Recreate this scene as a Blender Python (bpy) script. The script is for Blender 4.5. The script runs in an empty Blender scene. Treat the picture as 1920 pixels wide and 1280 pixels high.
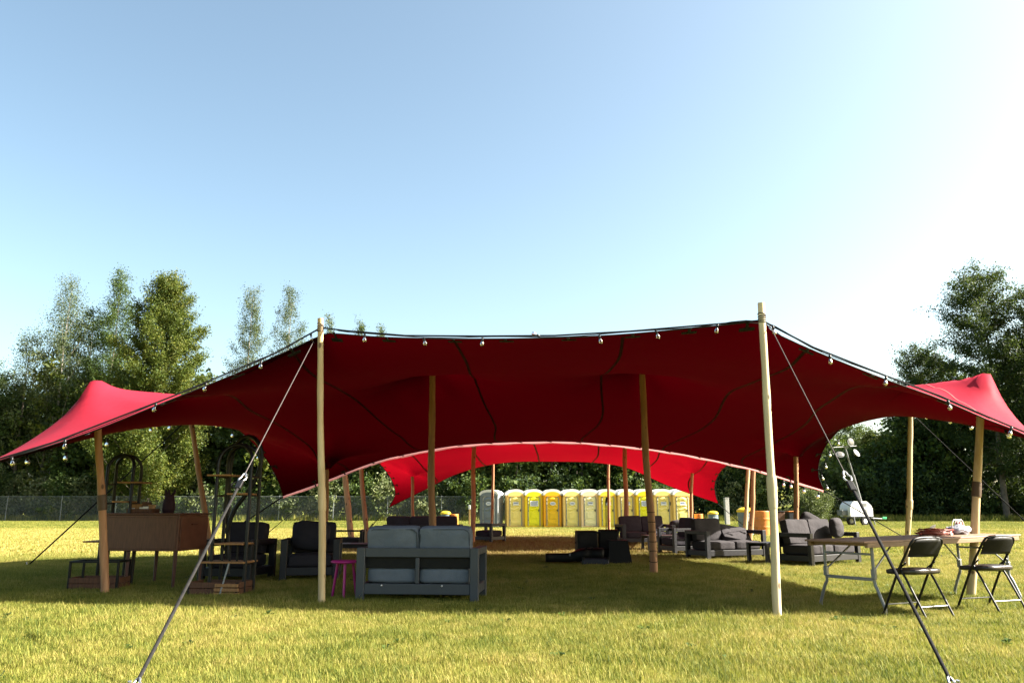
import bpy, math, random
import numpy as np
from math import pi, radians, sin, cos, sqrt
from mathutils import Vector, Matrix

# ------------------------------------------------------------------ camera, sky, sun, exposure
scene = bpy.context.scene
COL = scene.collection
CAM_H, FPX, PITCH = 1.06, 1500.0, math.atan(315 / 1500.0)
cam_data = bpy.data.cameras.new('camera')
cam_data.sensor_width = 36.0
cam_data.lens = 36.0 * FPX / 1920.0
cam_data.clip_start = 0.1
cam_data.clip_end = 3000.0
cam = bpy.data.objects.new('camera', cam_data)
cam.location = (0, 0, CAM_H)
cam.rotation_euler = (pi / 2 + PITCH, 0, 0)
COL.objects.link(cam)
scene.camera = cam

SUN_AZ = radians(92)       # clockwise from the viewing direction (+Y): to the right, a little behind
SUN_EL = radians(37)
world = bpy.data.worlds.new('World')
scene.world = world
world.use_nodes = True
wn = world.node_tree
wn.nodes.clear()
sky = wn.nodes.new('ShaderNodeTexSky')
sky.sky_type = 'NISHITA'
sky.sun_disc = False
sky.sun_elevation = SUN_EL
sky.sun_rotation = SUN_AZ
sky.altitude = 0
sky.air_density = 0.85
sky.dust_density = 2.6
sky.ozone_density = 1.5
bg = wn.nodes.new('ShaderNodeBackground')
bg.inputs['Strength'].default_value = 0.064
wo = wn.nodes.new('ShaderNodeOutputWorld')
grade = wn.nodes.new('ShaderNodeGamma')                # the photograph's contrasty, slightly cyan rendering of the whole sky
grade.inputs[1].default_value = 1.1
tint = wn.nodes.new('ShaderNodeMix'); tint.data_type = 'RGBA'; tint.blend_type = 'MULTIPLY'
tint.inputs[0].default_value = 1.0
tint.inputs[7].default_value = (0.96, 0.92, 0.72, 1)
wn.links.new(sky.outputs[0], grade.inputs[0])
wn.links.new(grade.outputs[0], tint.inputs[6])
wn.links.new(tint.outputs[2], bg.inputs[0])
wn.links.new(bg.outputs[0], wo.inputs[0])

sun_data = bpy.data.lights.new('sun', 'SUN')
sun_data.energy = 5.0
sun_data.angle = radians(0.5)
sun_data.color = (1.0, 0.93, 0.82)
sun = bpy.data.objects.new('sun', sun_data)
sdir = Vector((sin(SUN_AZ) * cos(SUN_EL), cos(SUN_AZ) * cos(SUN_EL), sin(SUN_EL)))
sun.rotation_euler = sdir.to_track_quat('Z', 'Y').to_euler()
sun.location = (60, -10, 60)
COL.objects.link(sun)

scene.view_settings.view_transform = 'Standard'
scene.view_settings.look = 'None'
scene.view_settings.gamma = 1.0
scene.view_settings.use_curve_mapping = False
scene.view_settings.exposure = 2.65
scene.cycles.max_bounces = 8
scene.cycles.transparent_max_bounces = 16
scene.cycles.use_denoising = True

RNG = np.random.default_rng(7)
random.seed(7)

# ------------------------------------------------------------------ measuring helpers
def ray(u, v):
    """direction (per unit of axial distance) of a photograph pixel, in world axes"""
    x, y = (u - 960) / FPX, (640 - v) / FPX
    return Vector((x, cos(PITCH) - y * sin(PITCH), sin(PITCH) + y * cos(PITCH)))

def at(u, v, Y):
    d = ray(u, v)
    return Vector((0, 0, CAM_H)) + d * (Y / d.y)

def gp(u, v):
    d = ray(u, v)
    return Vector((0, 0, CAM_H)) + d * (-CAM_H / d.z)

# ------------------------------------------------------------------ materials
def new_mat(name):
    m = bpy.data.materials.new(name)
    m.use_nodes = True
    nt = m.node_tree
    nt.nodes.clear()
    return m, nt

K = 0.68
def kk(c):
    return tuple(x * K for x in c)

class NT:
    """small wrapper to wire shader nodes"""
    def __init__(s, nt):
        s.nt = nt
    def node(s, t, **kw):
        n = s.nt.nodes.new(t)
        for k, v in kw.items():
            setattr(n, k, v)
        return n
    def set(s, sock, v):
        if hasattr(v, 'is_output') or isinstance(v, bpy.types.NodeSocket):
            s.nt.links.new(v, sock)
        elif isinstance(v, (tuple, list)) and len(v) == 3 and sock.type == 'RGBA':
            sock.default_value = (*v, 1)
        else:
            sock.default_value = v
    def math(s, op, a, b=0.0, clamp=False):
        n = s.node('ShaderNodeMath', operation=op, use_clamp=clamp)
        s.set(n.inputs[0], a); s.set(n.inputs[1], b)
        return n.outputs[0]
    def smooth(s, v, a, b, to0=0.0, to1=1.0):
        n = s.node('ShaderNodeMapRange', interpolation_type='SMOOTHSTEP')
        s.set(n.inputs[0], v)
        n.inputs[1].default_value, n.inputs[2].default_value = a, b
        n.inputs[3].default_value, n.inputs[4].default_value = to0, to1
        return n.outputs[0]
    def noise(s, vec, scale, detail=3.0, rough=0.55):
        n = s.node('ShaderNodeTexNoise')
        if vec is not None: s.set(n.inputs['Vector'], vec)
        n.inputs['Scale'].default_value = scale
        n.inputs['Detail'].default_value = detail
        n.inputs['Roughness'].default_value = rough
        return n.outputs[0]
    def mix(s, f, a, b, blend='MIX'):
        n = s.node('ShaderNodeMix', data_type='RGBA', blend_type=blend)
        s.set(n.inputs[0], f); s.set(n.inputs[6], a); s.set(n.inputs[7], b)
        return n.outputs[2]
    def ramp(s, f, stops):
        n = s.node('ShaderNodeValToRGB')
        s.set(n.inputs[0], f)
        e = n.color_ramp.elements
        while len(e) < len(stops): e.new(0.5)
        for i, (p, c) in enumerate(stops):
            e[i].position = p; e[i].color = (*c, 1)
        return n.outputs[0]
    def out(s, shader):
        o = s.node('ShaderNodeOutputMaterial')
        s.nt.links.new(shader, o.inputs[0])
    def principled(s, col, rough=0.6, spec=0.4, metal=0.0, bump=None, bstr=0.3, bdist=0.01):
        p = s.node('ShaderNodeBsdfPrincipled')
        s.set(p.inputs['Base Color'], col); s.set(p.inputs['Roughness'], rough)
        p.inputs['Specular IOR Level'].default_value = spec
        p.inputs['Metallic'].default_value = metal
        if bump is not None:
            b = s.node('ShaderNodeBump')
            b.inputs['Strength'].default_value = bstr
            b.inputs['Distance'].default_value = bdist
            s.set(b.inputs['Height'], bump)
            s.nt.links.new(b.outputs[0], p.inputs['Normal'])
        return p.outputs[0]
    def objco(s):
        return s.node('ShaderNodeTexCoord').outputs['Object']
    def gen(s):
        return s.node('ShaderNodeTexCoord').outputs['Generated']
    def pos(s):
        return s.node('ShaderNodeNewGeometry').outputs['Position']
    def island(s):
        return s.node('ShaderNodeNewGeometry').outputs['Random Per Island']
    def xyz(s, v):
        n = s.node('ShaderNodeSeparateXYZ')
        s.set(n.inputs[0], v)
        return n.outputs

def simple(name, col, rough=0.6, spec=0.4, metal=0.0, var=0.12, scale=8.0, bstr=0.15, bscale=60.0, dirt=None):
    m, nt = new_mat(name)
    col = kk(col)
    if dirt: dirt = (kk(dirt[0]), dirt[1])
    w = NT(nt)
    oc = w.objco()
    n = w.noise(oc, scale, 4.0)
    lo = tuple(c * (1 - var) for c in col); hi = tuple(min(1, c * (1 + var)) for c in col)
    c = w.ramp(n, [(0.3, lo), (0.7, hi)])
    if dirt:
        n3 = w.noise(oc, scale * 0.7 + 1.3, 6.0, 0.7)
        c = w.mix(w.smooth(n3, 0.52, 0.72, 0, dirt[1]), c, dirt[0])
    r = w.ramp(w.noise(oc, scale * 2.3, 3.0), [(0.3, (rough * 0.85,) * 3), (0.7, (min(1, rough * 1.12),) * 3)])
    w.out(w.principled(c, r, spec, metal, w.noise(oc, bscale, 2.0), bstr, 0.004))
    return m

def fabric(name, col, var=0.14):
    col = kk(col)
    m, nt = new_mat(name)
    w = NT(nt)
    oc = w.objco()
    c = w.ramp(w.noise(oc, 5.0, 5.0, 0.65), [(0.3, tuple(x * (1 - var) for x in col)), (0.7, tuple(x * (1 + var) for x in col))])
    c2 = w.mix(w.smooth(w.noise(oc, 420.0, 1.0), 0.35, 0.65, 0, 0.35), c, tuple(x * 0.6 for x in col))
    crease = w.noise(oc, 7.0, 4.0, 0.6)
    w.out(w.principled(c2, 0.92, 0.15, 0, crease, 0.45, 0.03))
    return m

def wood(name, dark, light, rough=0.55, scale=(3, 3, 26), spec=0.35):
    dark, light = kk(dark), kk(light)
    m, nt = new_mat(name)
    w = NT(nt)
    mp = w.node('ShaderNodeMapping')
    w.set(mp.inputs[0], w.objco())
    mp.inputs['Scale'].default_value = scale
    n = w.noise(mp.outputs[0], 2.2, 6.0, 0.6)
    c = w.ramp(n, [(0.25, dark), (0.75, light)])
    w.out(w.principled(c, rough, spec, 0, n, 0.2, 0.003))
    return m

def pole_mat(name, dark, light, knot):
    dark, light, knot = kk(dark), kk(light), kk(knot)
    m, nt = new_mat(name)
    w = NT(nt)
    oc = w.objco()
    mp = w.node('ShaderNodeMapping')
    w.set(mp.inputs[0], oc)
    mp.inputs['Scale'].default_value = (18, 18, 1.6)
    n = w.noise(mp.outputs[0], 1.0, 6.0, 0.6)
    c = w.ramp(n, [(0.28, dark), (0.72, light)])
    c = w.mix(w.smooth(w.noise(oc, 1.7, 3.0), 0.45, 0.75, 0, 0.55), c, dark)
    mp2 = w.node('ShaderNodeMapping')
    w.set(mp2.inputs[0], oc)
    mp2.inputs['Scale'].default_value = (1, 1, 0.55)
    vo = w.node('ShaderNodeTexVoronoi')
    w.set(vo.inputs['Vector'], mp2.outputs[0])
    vo.inputs['Scale'].default_value = 6.5
    kf = w.smooth(vo.outputs['Distance'], 0.10, 0.17, 1.0, 0.0)
    c = w.mix(w.math('MULTIPLY', kf, 0.85), c, knot)
    h = w.math('ADD', n, w.math('MULTIPLY', kf, 1.2))
    w.out(w.principled(c, 0.62, 0.3, 0, h, 0.35, 0.006))
    return m

def tent_mat(name, top, under, fac, lining=None):
    top = kk(top)
    m, nt = new_mat(name)
    w = NT(nt)
    oc = w.objco()
    c = w.mix(w.smooth(w.noise(oc, 0.8, 4.0), 0.35, 0.7, 0, 0.3), top, tuple(x * 0.8 for x in top))
    weave = w.noise(oc, 1.6, 3.0)
    rough = 0.55
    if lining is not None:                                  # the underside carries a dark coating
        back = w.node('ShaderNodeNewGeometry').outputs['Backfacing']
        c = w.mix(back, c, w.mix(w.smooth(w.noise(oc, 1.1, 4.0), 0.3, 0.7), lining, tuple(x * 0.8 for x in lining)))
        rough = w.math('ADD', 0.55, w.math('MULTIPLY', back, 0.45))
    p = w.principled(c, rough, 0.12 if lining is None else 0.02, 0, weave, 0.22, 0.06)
    t = w.node('ShaderNodeBsdfTranslucent')
    w.set(t.inputs[0], w.mix(w.smooth(w.noise(oc, 0.5, 3.0), 0.35, 0.7, 0, 0.25), under, tuple(x * 0.75 for x in under)))
    mx = w.node('ShaderNodeMixShader')
    mx.inputs[0].default_value = fac
    nt.links.new(p, mx.inputs[1]); nt.links.new(t.outputs[0], mx.inputs[2])
    w.out(mx.outputs[0])
    return m

def leaf_mat(name, cols, trans=0.28, nscale=0.35):
    cols = [tuple(x * 0.78 for x in c) for c in cols]
    m, nt = new_mat(name)
    w = NT(nt)
    isl = w.island()
    big = w.noise(w.pos(), nscale, 3.0)
    f = w.math('ADD', w.math('MULTIPLY', isl, 0.65), w.math('MULTIPLY', w.smooth(big, 0.3, 0.7), 0.35))
    k = len(cols)
    c = w.ramp(f, [(i / (k - 1), col) for i, col in enumerate(cols)])
    d = w.principled(c, 0.6, 0.18)
    t = w.node('ShaderNodeBsdfTranslucent')
    w.set(t.inputs[0], w.mix(0.5, c, (0.12, 0.16, 0.02)))
    mx = w.node('ShaderNodeMixShader')
    mx.inputs[0].default_value = trans
    nt.links.new(d, mx.inputs[1]); nt.links.new(t.outputs[0], mx.inputs[2])
    w.out(mx.outputs[0])
    return m

def lawn_factor(w):
    """(straw, dirt) masks from the place on the field"""
    p = w.pos()
    x, y, z = w.xyz(p)
    mp = w.node('ShaderNodeMapping')
    w.set(mp.inputs[0], p)
    mp.inputs['Scale'].default_value = (1, 0.7, 1)
    n1 = w.noise(mp.outputs[0], 0.45, 4.0, 0.6)
    n2 = w.noise(p, 2.6, 3.0, 0.6)
    base = w.math('ADD', w.math('MULTIPLY', w.smooth(n1, 0.3, 0.7), 0.55), w.math('MULTIPLY', w.smooth(n2, 0.3, 0.7), 0.45))
    yy = w.math('ADD', y, w.math('MULTIPLY', w.math('SUBTRACT', n1, 0.5), 7.0))
    hay = w.math('MULTIPLY', w.smooth(yy, 17, 22), w.smooth(yy, 44, 47, 1, 0))
    hay = w.math('MULTIPLY', hay, w.smooth(x, -1.0, 6.0, 1.0, 0.25))
    far = w.smooth(yy, 45, 49)
    f = w.math('ADD', w.math('MULTIPLY', base, w.math('SUBTRACT', 1.0, w.math('MULTIPLY', hay, 0.45))), w.math('MULTIPLY', hay, 0.62))
    f = w.math('SUBTRACT', f, w.math('MULTIPLY', far, 0.18), clamp=True)
    d = w.math('MULTIPLY', w.smooth(yy, 15, 21), w.smooth(yy, 32, 34.5, 1, 0))
    d = w.math('MULTIPLY', d, w.math('MULTIPLY', w.smooth(x, -6.0, -4, 0, 1), w.smooth(x, 4, 7, 1, 0)))
    d = w.math('MULTIPLY', d, w.smooth(n2, 0.3, 0.6, 0.5, 0.95))
    return f, d

GREEN, MIDG, STRAW, DIRT = (0.050, 0.085, 0.012), (0.19, 0.195, 0.030), (0.375, 0.30, 0.10), (0.10, 0.045, 0.02)

def mat_ground():
    m, nt = new_mat('lawn_ground')
    w = NT(nt)
    f, d = lawn_factor(w)
    n = w.noise(w.pos(), 26.0, 5.0, 0.7)
    f2 = w.math('ADD', w.math('MULTIPLY', f, 0.75), w.math('MULTIPLY', w.smooth(n, 0.3, 0.7), 0.25))
    c = w.ramp(f2, [(0.1, tuple(x * 0.75 for x in GREEN)), (0.5, tuple(x * 0.8 for x in MIDG)), (0.95, tuple(x * 0.85 for x in STRAW))])
    c = w.mix(d, c, DIRT)
    w.out(w.principled(c, 0.95, 0.1, 0, n, 0.8, 0.03))
    return m

def mat_blades():
    m, nt = new_mat('grass_blades')
    w = NT(nt)
    f, d = lawn_factor(w)
    f2 = w.math('ADD', w.math('MULTIPLY', f, 0.48), w.math('MULTIPLY', w.island(), 0.52))
    c = w.ramp(f2, [(0.12, GREEN), (0.5, MIDG), (0.9, STRAW)])
    c = w.mix(w.math('MULTIPLY', d, 0.8), c, (0.12, 0.065, 0.025))
    p = w.principled(c, 0.65, 0.2)
    t = w.node('ShaderNodeBsdfTranslucent')
    w.set(t.inputs[0], c)
    mx = w.node('ShaderNodeMixShader')
    mx.inputs[0].default_value = 0.4
    nt.links.new(p, mx.inputs[1]); nt.links.new(t.outputs[0], mx.inputs[2])
    w.out(mx.outputs[0])
    return m

def glass_mat():
    m, nt = new_mat('bulb_glass')
    w = NT(nt)
    g = w.node('ShaderNodeBsdfPrincipled')
    g.inputs['Base Color'].default_value = (0.95, 0.95, 0.93, 1)
    g.inputs['Roughness'].default_value = 0.03
    g.inputs['IOR'].default_value = 1.45
    g.inputs['Transmission Weight'].default_value = 1.0
    w.out(g.outputs[0])
    return m

MAT = dict(
    ground=mat_ground(), blades=mat_blades(), glass=glass_mat(),
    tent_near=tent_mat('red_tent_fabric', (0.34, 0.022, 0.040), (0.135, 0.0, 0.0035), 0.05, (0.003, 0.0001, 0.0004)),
    tent_far=tent_mat('bright_red_tent_fabric', (0.55, 0.006, 0.03), (0.24, 0.0015, 0.007), 0.30, (0.14, 0.001, 0.006)),
    hem=tent_mat('pink_hem_fabric', (0.75, 0.32, 0.30), (0.5, 0.24, 0.23), 0.5),
    seam=simple('seam_tape', (0.035, 0.002, 0.004), 0.8, 0.1),
    black_web=simple('black_webbing', (0.012, 0.012, 0.013), 0.7, 0.3),
    rope_black=simple('black_rope', (0.010, 0.010, 0.011), 0.85, 0.1, var=0.3, scale=40),
    rope_grey=simple('grey_rope', (0.08, 0.068, 0.066), 0.75, 0.2, var=0.3, scale=60),
    strap=simple('grey_strap', (0.022, 0.021, 0.021), 0.8, 0.1, var=0.3, scale=30),
    steel=simple('bright_steel', (0.75, 0.74, 0.72), 0.28, 0.5, 0.9, var=0.08),
    grey_steel=simple('grey_painted_steel', (0.27, 0.28, 0.29), 0.42, 0.5, 0.4, var=0.15, dirt=((0.12, 0.10, 0.08), 0.4)),
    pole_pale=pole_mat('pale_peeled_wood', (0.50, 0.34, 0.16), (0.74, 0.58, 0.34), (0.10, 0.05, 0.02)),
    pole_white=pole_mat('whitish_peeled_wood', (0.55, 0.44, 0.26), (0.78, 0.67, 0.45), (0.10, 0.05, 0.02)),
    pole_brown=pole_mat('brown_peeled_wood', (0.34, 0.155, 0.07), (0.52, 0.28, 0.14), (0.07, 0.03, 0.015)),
    sleeve_dark=simple('brown_sleeve', (0.10, 0.06, 0.035), 0.6, 0.3),
    frame=simple('slate_frame_paint', (0.050, 0.058, 0.068), 0.5, 0.4, var=0.08, bstr=0.05),
    frame_dark=simple('charcoal_frame_paint', (0.014, 0.014, 0.018), 0.5, 0.4, var=0.08, bstr=0.05),
    cushion=fabric('slate_cushion_fabric', (0.155, 0.18, 0.215)),
    cushion_dark=fabric('charcoal_cushion_fabric', (0.040, 0.037, 0.046)),
    cushion_warm=fabric('warm_grey_cushion_fabric', (0.056, 0.051, 0.055)),
    piping=simple('cushion_piping', (0.06, 0.07, 0.085), 0.9, 0.1),
    desk=wood('mahogany_veneer', (0.085, 0.030, 0.018), (0.17, 0.065, 0.038), 0.42, (26, 3, 3)),
    desk_leg=wood('mahogany_leg', (0.05, 0.016, 0.012), (0.11, 0.035, 0.025), 0.5, (20, 20, 3)),
    shelf_wood=wood('orange_pine', (0.26, 0.12, 0.04), (0.46, 0.24, 0.09), 0.6, (26, 4, 4)),
    crate_wood=wood('dark_red_pine', (0.07, 0.028, 0.014), (0.17, 0.075, 0.035), 0.7, (26, 4, 4)),
    ply=wood('plywood_top', (0.22, 0.125, 0.08), (0.36, 0.22, 0.145), 0.55, (2.5, 18, 8), spec=0.35),
    ply_edge=wood('plywood_edge', (0.20, 0.12, 0.065), (0.36, 0.24, 0.14), 0.7, (3, 3, 90)),
    black_metal=simple('black_metal', (0.005, 0.005, 0.0055), 0.45, 0.28, var=0.15),
    black_vinyl=simple('black_vinyl', (0.022, 0.016, 0.015), 0.33, 0.5, var=0.12, bscale=180, bstr=0.08),
    black_gear=simple('black_gear', (0.0045, 0.0045, 0.005), 0.55, 0.2),
    grille=simple('black_grille', (0.013, 0.013, 0.014), 0.7, 0.2, bscale=200, bstr=0.4),
    bin_blue=simple('navy_plastic', (0.015, 0.018, 0.035), 0.45, 0.4),
    pink=simple('magenta_paint', (0.50, 0.012, 0.20), 0.4, 0.45, var=0.08),
    table_dark=simple('dark_table_paint', (0.020, 0.017, 0.019), 0.45, 0.4),
    wt_roof=simple('white_roof_plastic', (0.82, 0.81, 0.78), 0.45, 0.4, var=0.05, scale=2, dirt=((0.55, 0.50, 0.42), 0.25)),
    toilet_frame=simple('grey_seal_plastic', (0.42, 0.41, 0.36), 0.6, 0.3),
    toilet_dark=simple('dark_lock', (0.07, 0.065, 0.06), 0.5, 0.4),
    sticker=simple('white_sticker', (0.80, 0.80, 0.82), 0.4, 0.4, var=0.04),
    sticker_print=simple('blue_sticker_print', (0.16, 0.22, 0.42), 0.5, 0.3),
    grey_toilet=simple('slate_plastic', (0.17, 0.20, 0.235), 0.5, 0.4, scale=2, dirt=((0.10, 0.10, 0.10), 0.3)),
    grey_sunlit=simple('sunlit_grey_plastic', (0.40, 0.41, 0.43), 0.5, 0.4, scale=2),  # paler grey that paints sunlight onto the slate toilet's side
    orange=simple('orange_plastic', (0.62, 0.20, 0.03), 0.5, 0.35, scale=2, dirt=((0.25, 0.10, 0.04), 0.5)),
    drum_grey=simple('blue_grey_plastic', (0.14, 0.19, 0.23), 0.5, 0.35, scale=2),
    yellow=simple('yellow_plastic', (0.80, 0.55, 0.02), 0.45, 0.35, scale=2),
    white_paint=simple('white_paint', (0.78, 0.78, 0.76), 0.4, 0.45, var=0.06, dirt=((0.45, 0.42, 0.38), 0.3)),
    machine_grey=simple('machine_grey', (0.16, 0.165, 0.17), 0.5, 0.4),
    lamp_face=simple('lamp_reflector', (0.20, 0.19, 0.17), 0.35, 0.5),
    green_tag=simple('green_tape', (0.02, 0.42, 0.14), 0.5, 0.3),
    stake_wood=simple('raw_stake_wood', (0.50, 0.32, 0.12), 0.7, 0.2),
    post_wood=simple('weathered_post', (0.42, 0.41, 0.38), 0.8, 0.2, var=0.2),
    galv=simple('galvanised_steel', (0.24, 0.26, 0.26), 0.5, 0.4, 0.3, var=0.12),
    cord_red=simple('red_orange_cord', (0.26, 0.035, 0.015), 0.5, 0.35, var=0.2),
    bag_white=simple('pale_blue_plastic_bag', (0.40, 0.42, 0.50), 0.4, 0.4, var=0.1, bscale=18, bstr=0.6),
    red_cap=simple('red_plastic', (0.55, 0.02, 0.02), 0.4, 0.4),
    paper=simple('white_paper', (0.75, 0.74, 0.72), 0.7, 0.2),
    vase=simple('dark_plum_cloth', (0.035, 0.014, 0.022), 0.8, 0.2),
    bark=simple('grey_bark', (0.15, 0.125, 0.10), 0.9, 0.1, var=0.35, scale=3),
    bark_pale=simple('pale_bark', (0.34, 0.31, 0.27), 0.85, 0.1, var=0.3, scale=3),
    leaf_mid=leaf_mat('mid_leaves', [(0.020, 0.045, 0.010), (0.055, 0.095, 0.020), (0.11, 0.15, 0.035)]),
    leaf_lime=leaf_mat('yellow_green_leaves', [(0.022, 0.045, 0.008), (0.075, 0.105, 0.015), (0.17, 0.165, 0.026)]),
    leaf_grey=leaf_mat('grey_green_leaves', [(0.030, 0.052, 0.020), (0.080, 0.11, 0.045), (0.17, 0.19, 0.10)]),
    leaf_dark=leaf_mat('dark_leaves', [(0.010, 0.024, 0.008), (0.028, 0.055, 0.016), (0.055, 0.085, 0.024)]),
    leaf_shrub=leaf_mat('silvery_shrub_leaves', [(0.045, 0.07, 0.022), (0.12, 0.15, 0.055), (0.28, 0.29, 0.16)]),
)

# ------------------------------------------------------------------ mesh helpers
class MB:
    def __init__(s):
        s.v = []; s.f = []; s.smooth = []
    def add(s, verts, faces, smooth=False):
        o = len(s.v)
        s.v.extend([tuple(p) for p in verts])
        s.f.extend([tuple(i + o for i in f) for f in faces])
        s.smooth.extend([smooth] * len(faces))
        return s
    def box(s, c, size, b=0.004, rot=None):
        """chamfered box"""
        hx, hy, hz = size[0] / 2, size[1] / 2, size[2] / 2
        b = min(b, hx * 0.6, hy * 0.6, hz * 0.6)
        vs = []; idx = {}
        for i in (-1, 1):
            for j in (-1, 1):
                for k in (-1, 1):
                    idx[i, j, k, 0] = len(vs); vs.append((i * hx, j * (hy - b), k * (hz - b)))
                    idx[i, j, k, 1] = len(vs); vs.append((i * (hx - b), j * hy, k * (hz - b)))
                    idx[i, j, k, 2] = len(vs); vs.append((i * (hx - b), j * (hy - b), k * hz))
        F = []
        def q(a, bb, c_, d, n):
            pa, pb, pc = (Vector(vs[t]) for t in (a, bb, c_))
            if (pb - pa).cross(pc - pa).dot(Vector(n)) < 0:
                F.append((d, c_, bb, a))
            else:
                F.append((a, bb, c_, d))
        for sgn in (-1, 1):
            q(idx[sgn, -1, -1, 0], idx[sgn, 1, -1, 0], idx[sgn, 1, 1, 0], idx[sgn, -1, 1, 0], (sgn, 0, 0))
            q(idx[-1, sgn, -1, 1], idx[1, sgn, -1, 1], idx[1, sgn, 1, 1], idx[-1, sgn, 1, 1], (0, sgn, 0))
            q(idx[-1, -1, sgn, 2], idx[1, -1, sgn, 2], idx[1, 1, sgn, 2], idx[-1, 1, sgn, 2], (0, 0, sgn))
        for a in (-1, 1):
            for c_ in (-1, 1):
                q(idx[a, c_, -1, 0], idx[a, c_, 1, 0], idx[a, c_, 1, 1], idx[a, c_, -1, 1], (a, c_, 0))
                q(idx[a, -1, c_, 0], idx[a, 1, c_, 0], idx[a, 1, c_, 2], idx[a, -1, c_, 2], (a, 0, c_))
                q(idx[-1, a, c_, 1], idx[1, a, c_, 1], idx[1, a, c_, 2], idx[-1, a, c_, 2], (0, a, c_))
        for i in (-1, 1):
            for j in (-1, 1):
                for k in (-1, 1):
                    t = [idx[i, j, k, n] for n in range(3)]
                    pa, pb, pc = (Vector(vs[x]) for x in t)
                    if (pb - pa).cross(pc - pa).dot(Vector((i, j, k))) < 0: t.reverse()
                    F.append(tuple(t))
        M = Matrix.Translation(Vector(c))
        if rot is not None: M = M @ rot.to_4x4()
        s.add([M @ Vector(p) for p in vs], F)
        return s
    def tube(s, pts, r, seg=8, cap=True, smooth=True, flat=None):
        """swept tube; r a number or a list; flat=(w,h) sweeps an ellipse"""
        pts = [Vector(p) for p in pts]
        n = len(pts)
        rs = [r] * n if not hasattr(r, '__len__') else list(r)
        t0 = (pts[1] - pts[0]).normalized()
        up = Vector((0, 0, 1)) if abs(t0.z) < 0.9 else Vector((1, 0, 0))
        nx = up.cross(t0).normalized()
        vs = []
        for i in range(n):
            t = (pts[min(i + 1, n - 1)] - pts[max(i - 1, 0)])
            t = t.normalized() if t.length > 1e-9 else t0
            nx = (nx - t * nx.dot(t))
            nx = nx.normalized() if nx.length > 1e-6 else t.orthogonal().normalized()
            ny = t.cross(nx)
            for k in range(seg):
                a = 2 * pi * k / seg
                ax, ay = (cos(a), sin(a)) if flat is None else (cos(a) * flat[0], sin(a) * flat[1])
                vs.append(pts[i] + (nx * ax + ny * ay) * rs[i])
        F = []
        for i in range(n - 1):
            for k in range(seg):
                k2 = (k + 1) % seg
                F.append((i * seg + k, i * seg + k2, (i + 1) * seg + k2, (i + 1) * seg + k))
        s.add(vs, F, smooth)
        if cap:
            s.add(vs[:seg], [tuple(reversed(range(seg)))])
            s.add(vs[-seg:], [tuple(range(seg))])
        return s
    def lathe(s, prof, seg=16, c=(0, 0, 0), smooth=True, rot=None):
        M = Matrix.Translation(Vector(c))
        if rot is not None: M = M @ rot.to_4x4()
        vs = []
        for r, z in prof:
            for k in range(seg):
                a = 2 * pi * k / seg
                vs.append(M @ Vector((r * cos(a), r * sin(a), z)))
        F = []
        for i in range(len(prof) - 1):
            for k in range(seg):
                k2 = (k + 1) % seg
                F.append((i * seg + k, i * seg + k2, (i + 1) * seg + k2, (i + 1) * seg + k))
        F2 = []
        if prof[0][0] > 1e-4: F2.append(tuple(reversed(range(seg))))
        if prof[-1][0] > 1e-4: F2.append(tuple((len(prof) - 1) * seg + k for k in range(seg)))
        o = len(s.v)
        s.add(vs, F, smooth)
        for f in F2:
            s.f.append(tuple(i + o for i in f)); s.smooth.append(False)
        return s
    def cushion(s, c, size, puff=0.02, n=7.0, rot=None, seg=9, seed=0, crumple=0.0):
        """rounded, slightly inflated pad"""
        rnd = random.Random(seed)
        ph = [rnd.uniform(0, 6.28) for _ in range(6)]
        M = Matrix.Translation(Vector(c))
        if rot is not None: M = M @ rot.to_4x4()
        half = [x / 2 for x in size]
        thin = half.index(min(half))
        ax = [i for i in range(3) if i != thin]
        for axis in range(3):
            for sg in (-1, 1):
                vs = []
                for i in range(seg + 1):
                    for j in range(seg + 1):
                        p = [0, 0, 0]
                        p[axis] = sg
                        a, b_ = (axis + 1) % 3, (axis + 2) % 3
                        p[a] = sin((i / seg - 0.5) * pi) if False else -1 + 2 * i / seg
                        p[b_] = -1 + 2 * j / seg
                        L = (abs(p[0]) ** n + abs(p[1]) ** n + abs(p[2]) ** n) ** (1 / n)
                        q = [x / L for x in p]
                        w_ = (1 - q[ax[0]] ** 2) * (1 - q[ax[1]] ** 2)
                        P = [q[t] * half[t] for t in range(3)]
                        P[thin] += (1 if q[thin] > 0 else -1) * abs(q[thin]) * puff * w_
                        if crumple:
                            d = crumple * (sin(5 * q[0] + ph[0]) * sin(4 * q[1] + ph[1]) + 0.6 * sin(9 * q[2] + ph[2] + 3 * q[0]))
                            P[thin] += d
                            P[ax[0]] += d * 0.5
                        vs.append(M @ Vector(P))
                F = []
                for i in range(seg):
                    for j in range(seg):
                        f = (i * (seg + 1) + j, (i + 1) * (seg + 1) + j, (i + 1) * (seg + 1) + j + 1, i * (seg + 1) + j + 1)
                        F.append(f if sg > 0 else tuple(reversed(f)))
                s.add(vs, F, True)
        return s
    def build(s, name, mat, parent=None, world=False):
        me = bpy.data.meshes.new(name)
        vs = s.v
        if world and parent is not None:
            inv = parent.matrix_basis.inverted()
            vs = [inv @ Vector(p) for p in vs]
        me.from_pydata(vs, [], s.f)
        me.polygons.foreach_set('use_smooth', s.smooth)
        me.materials.append(MAT[mat] if isinstance(mat, str) else mat)
        me.update()
        o = bpy.data.objects.new(name, me)
        COL.objects.link(o)
        if parent is not None:
            o.parent = parent
        return o

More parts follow.
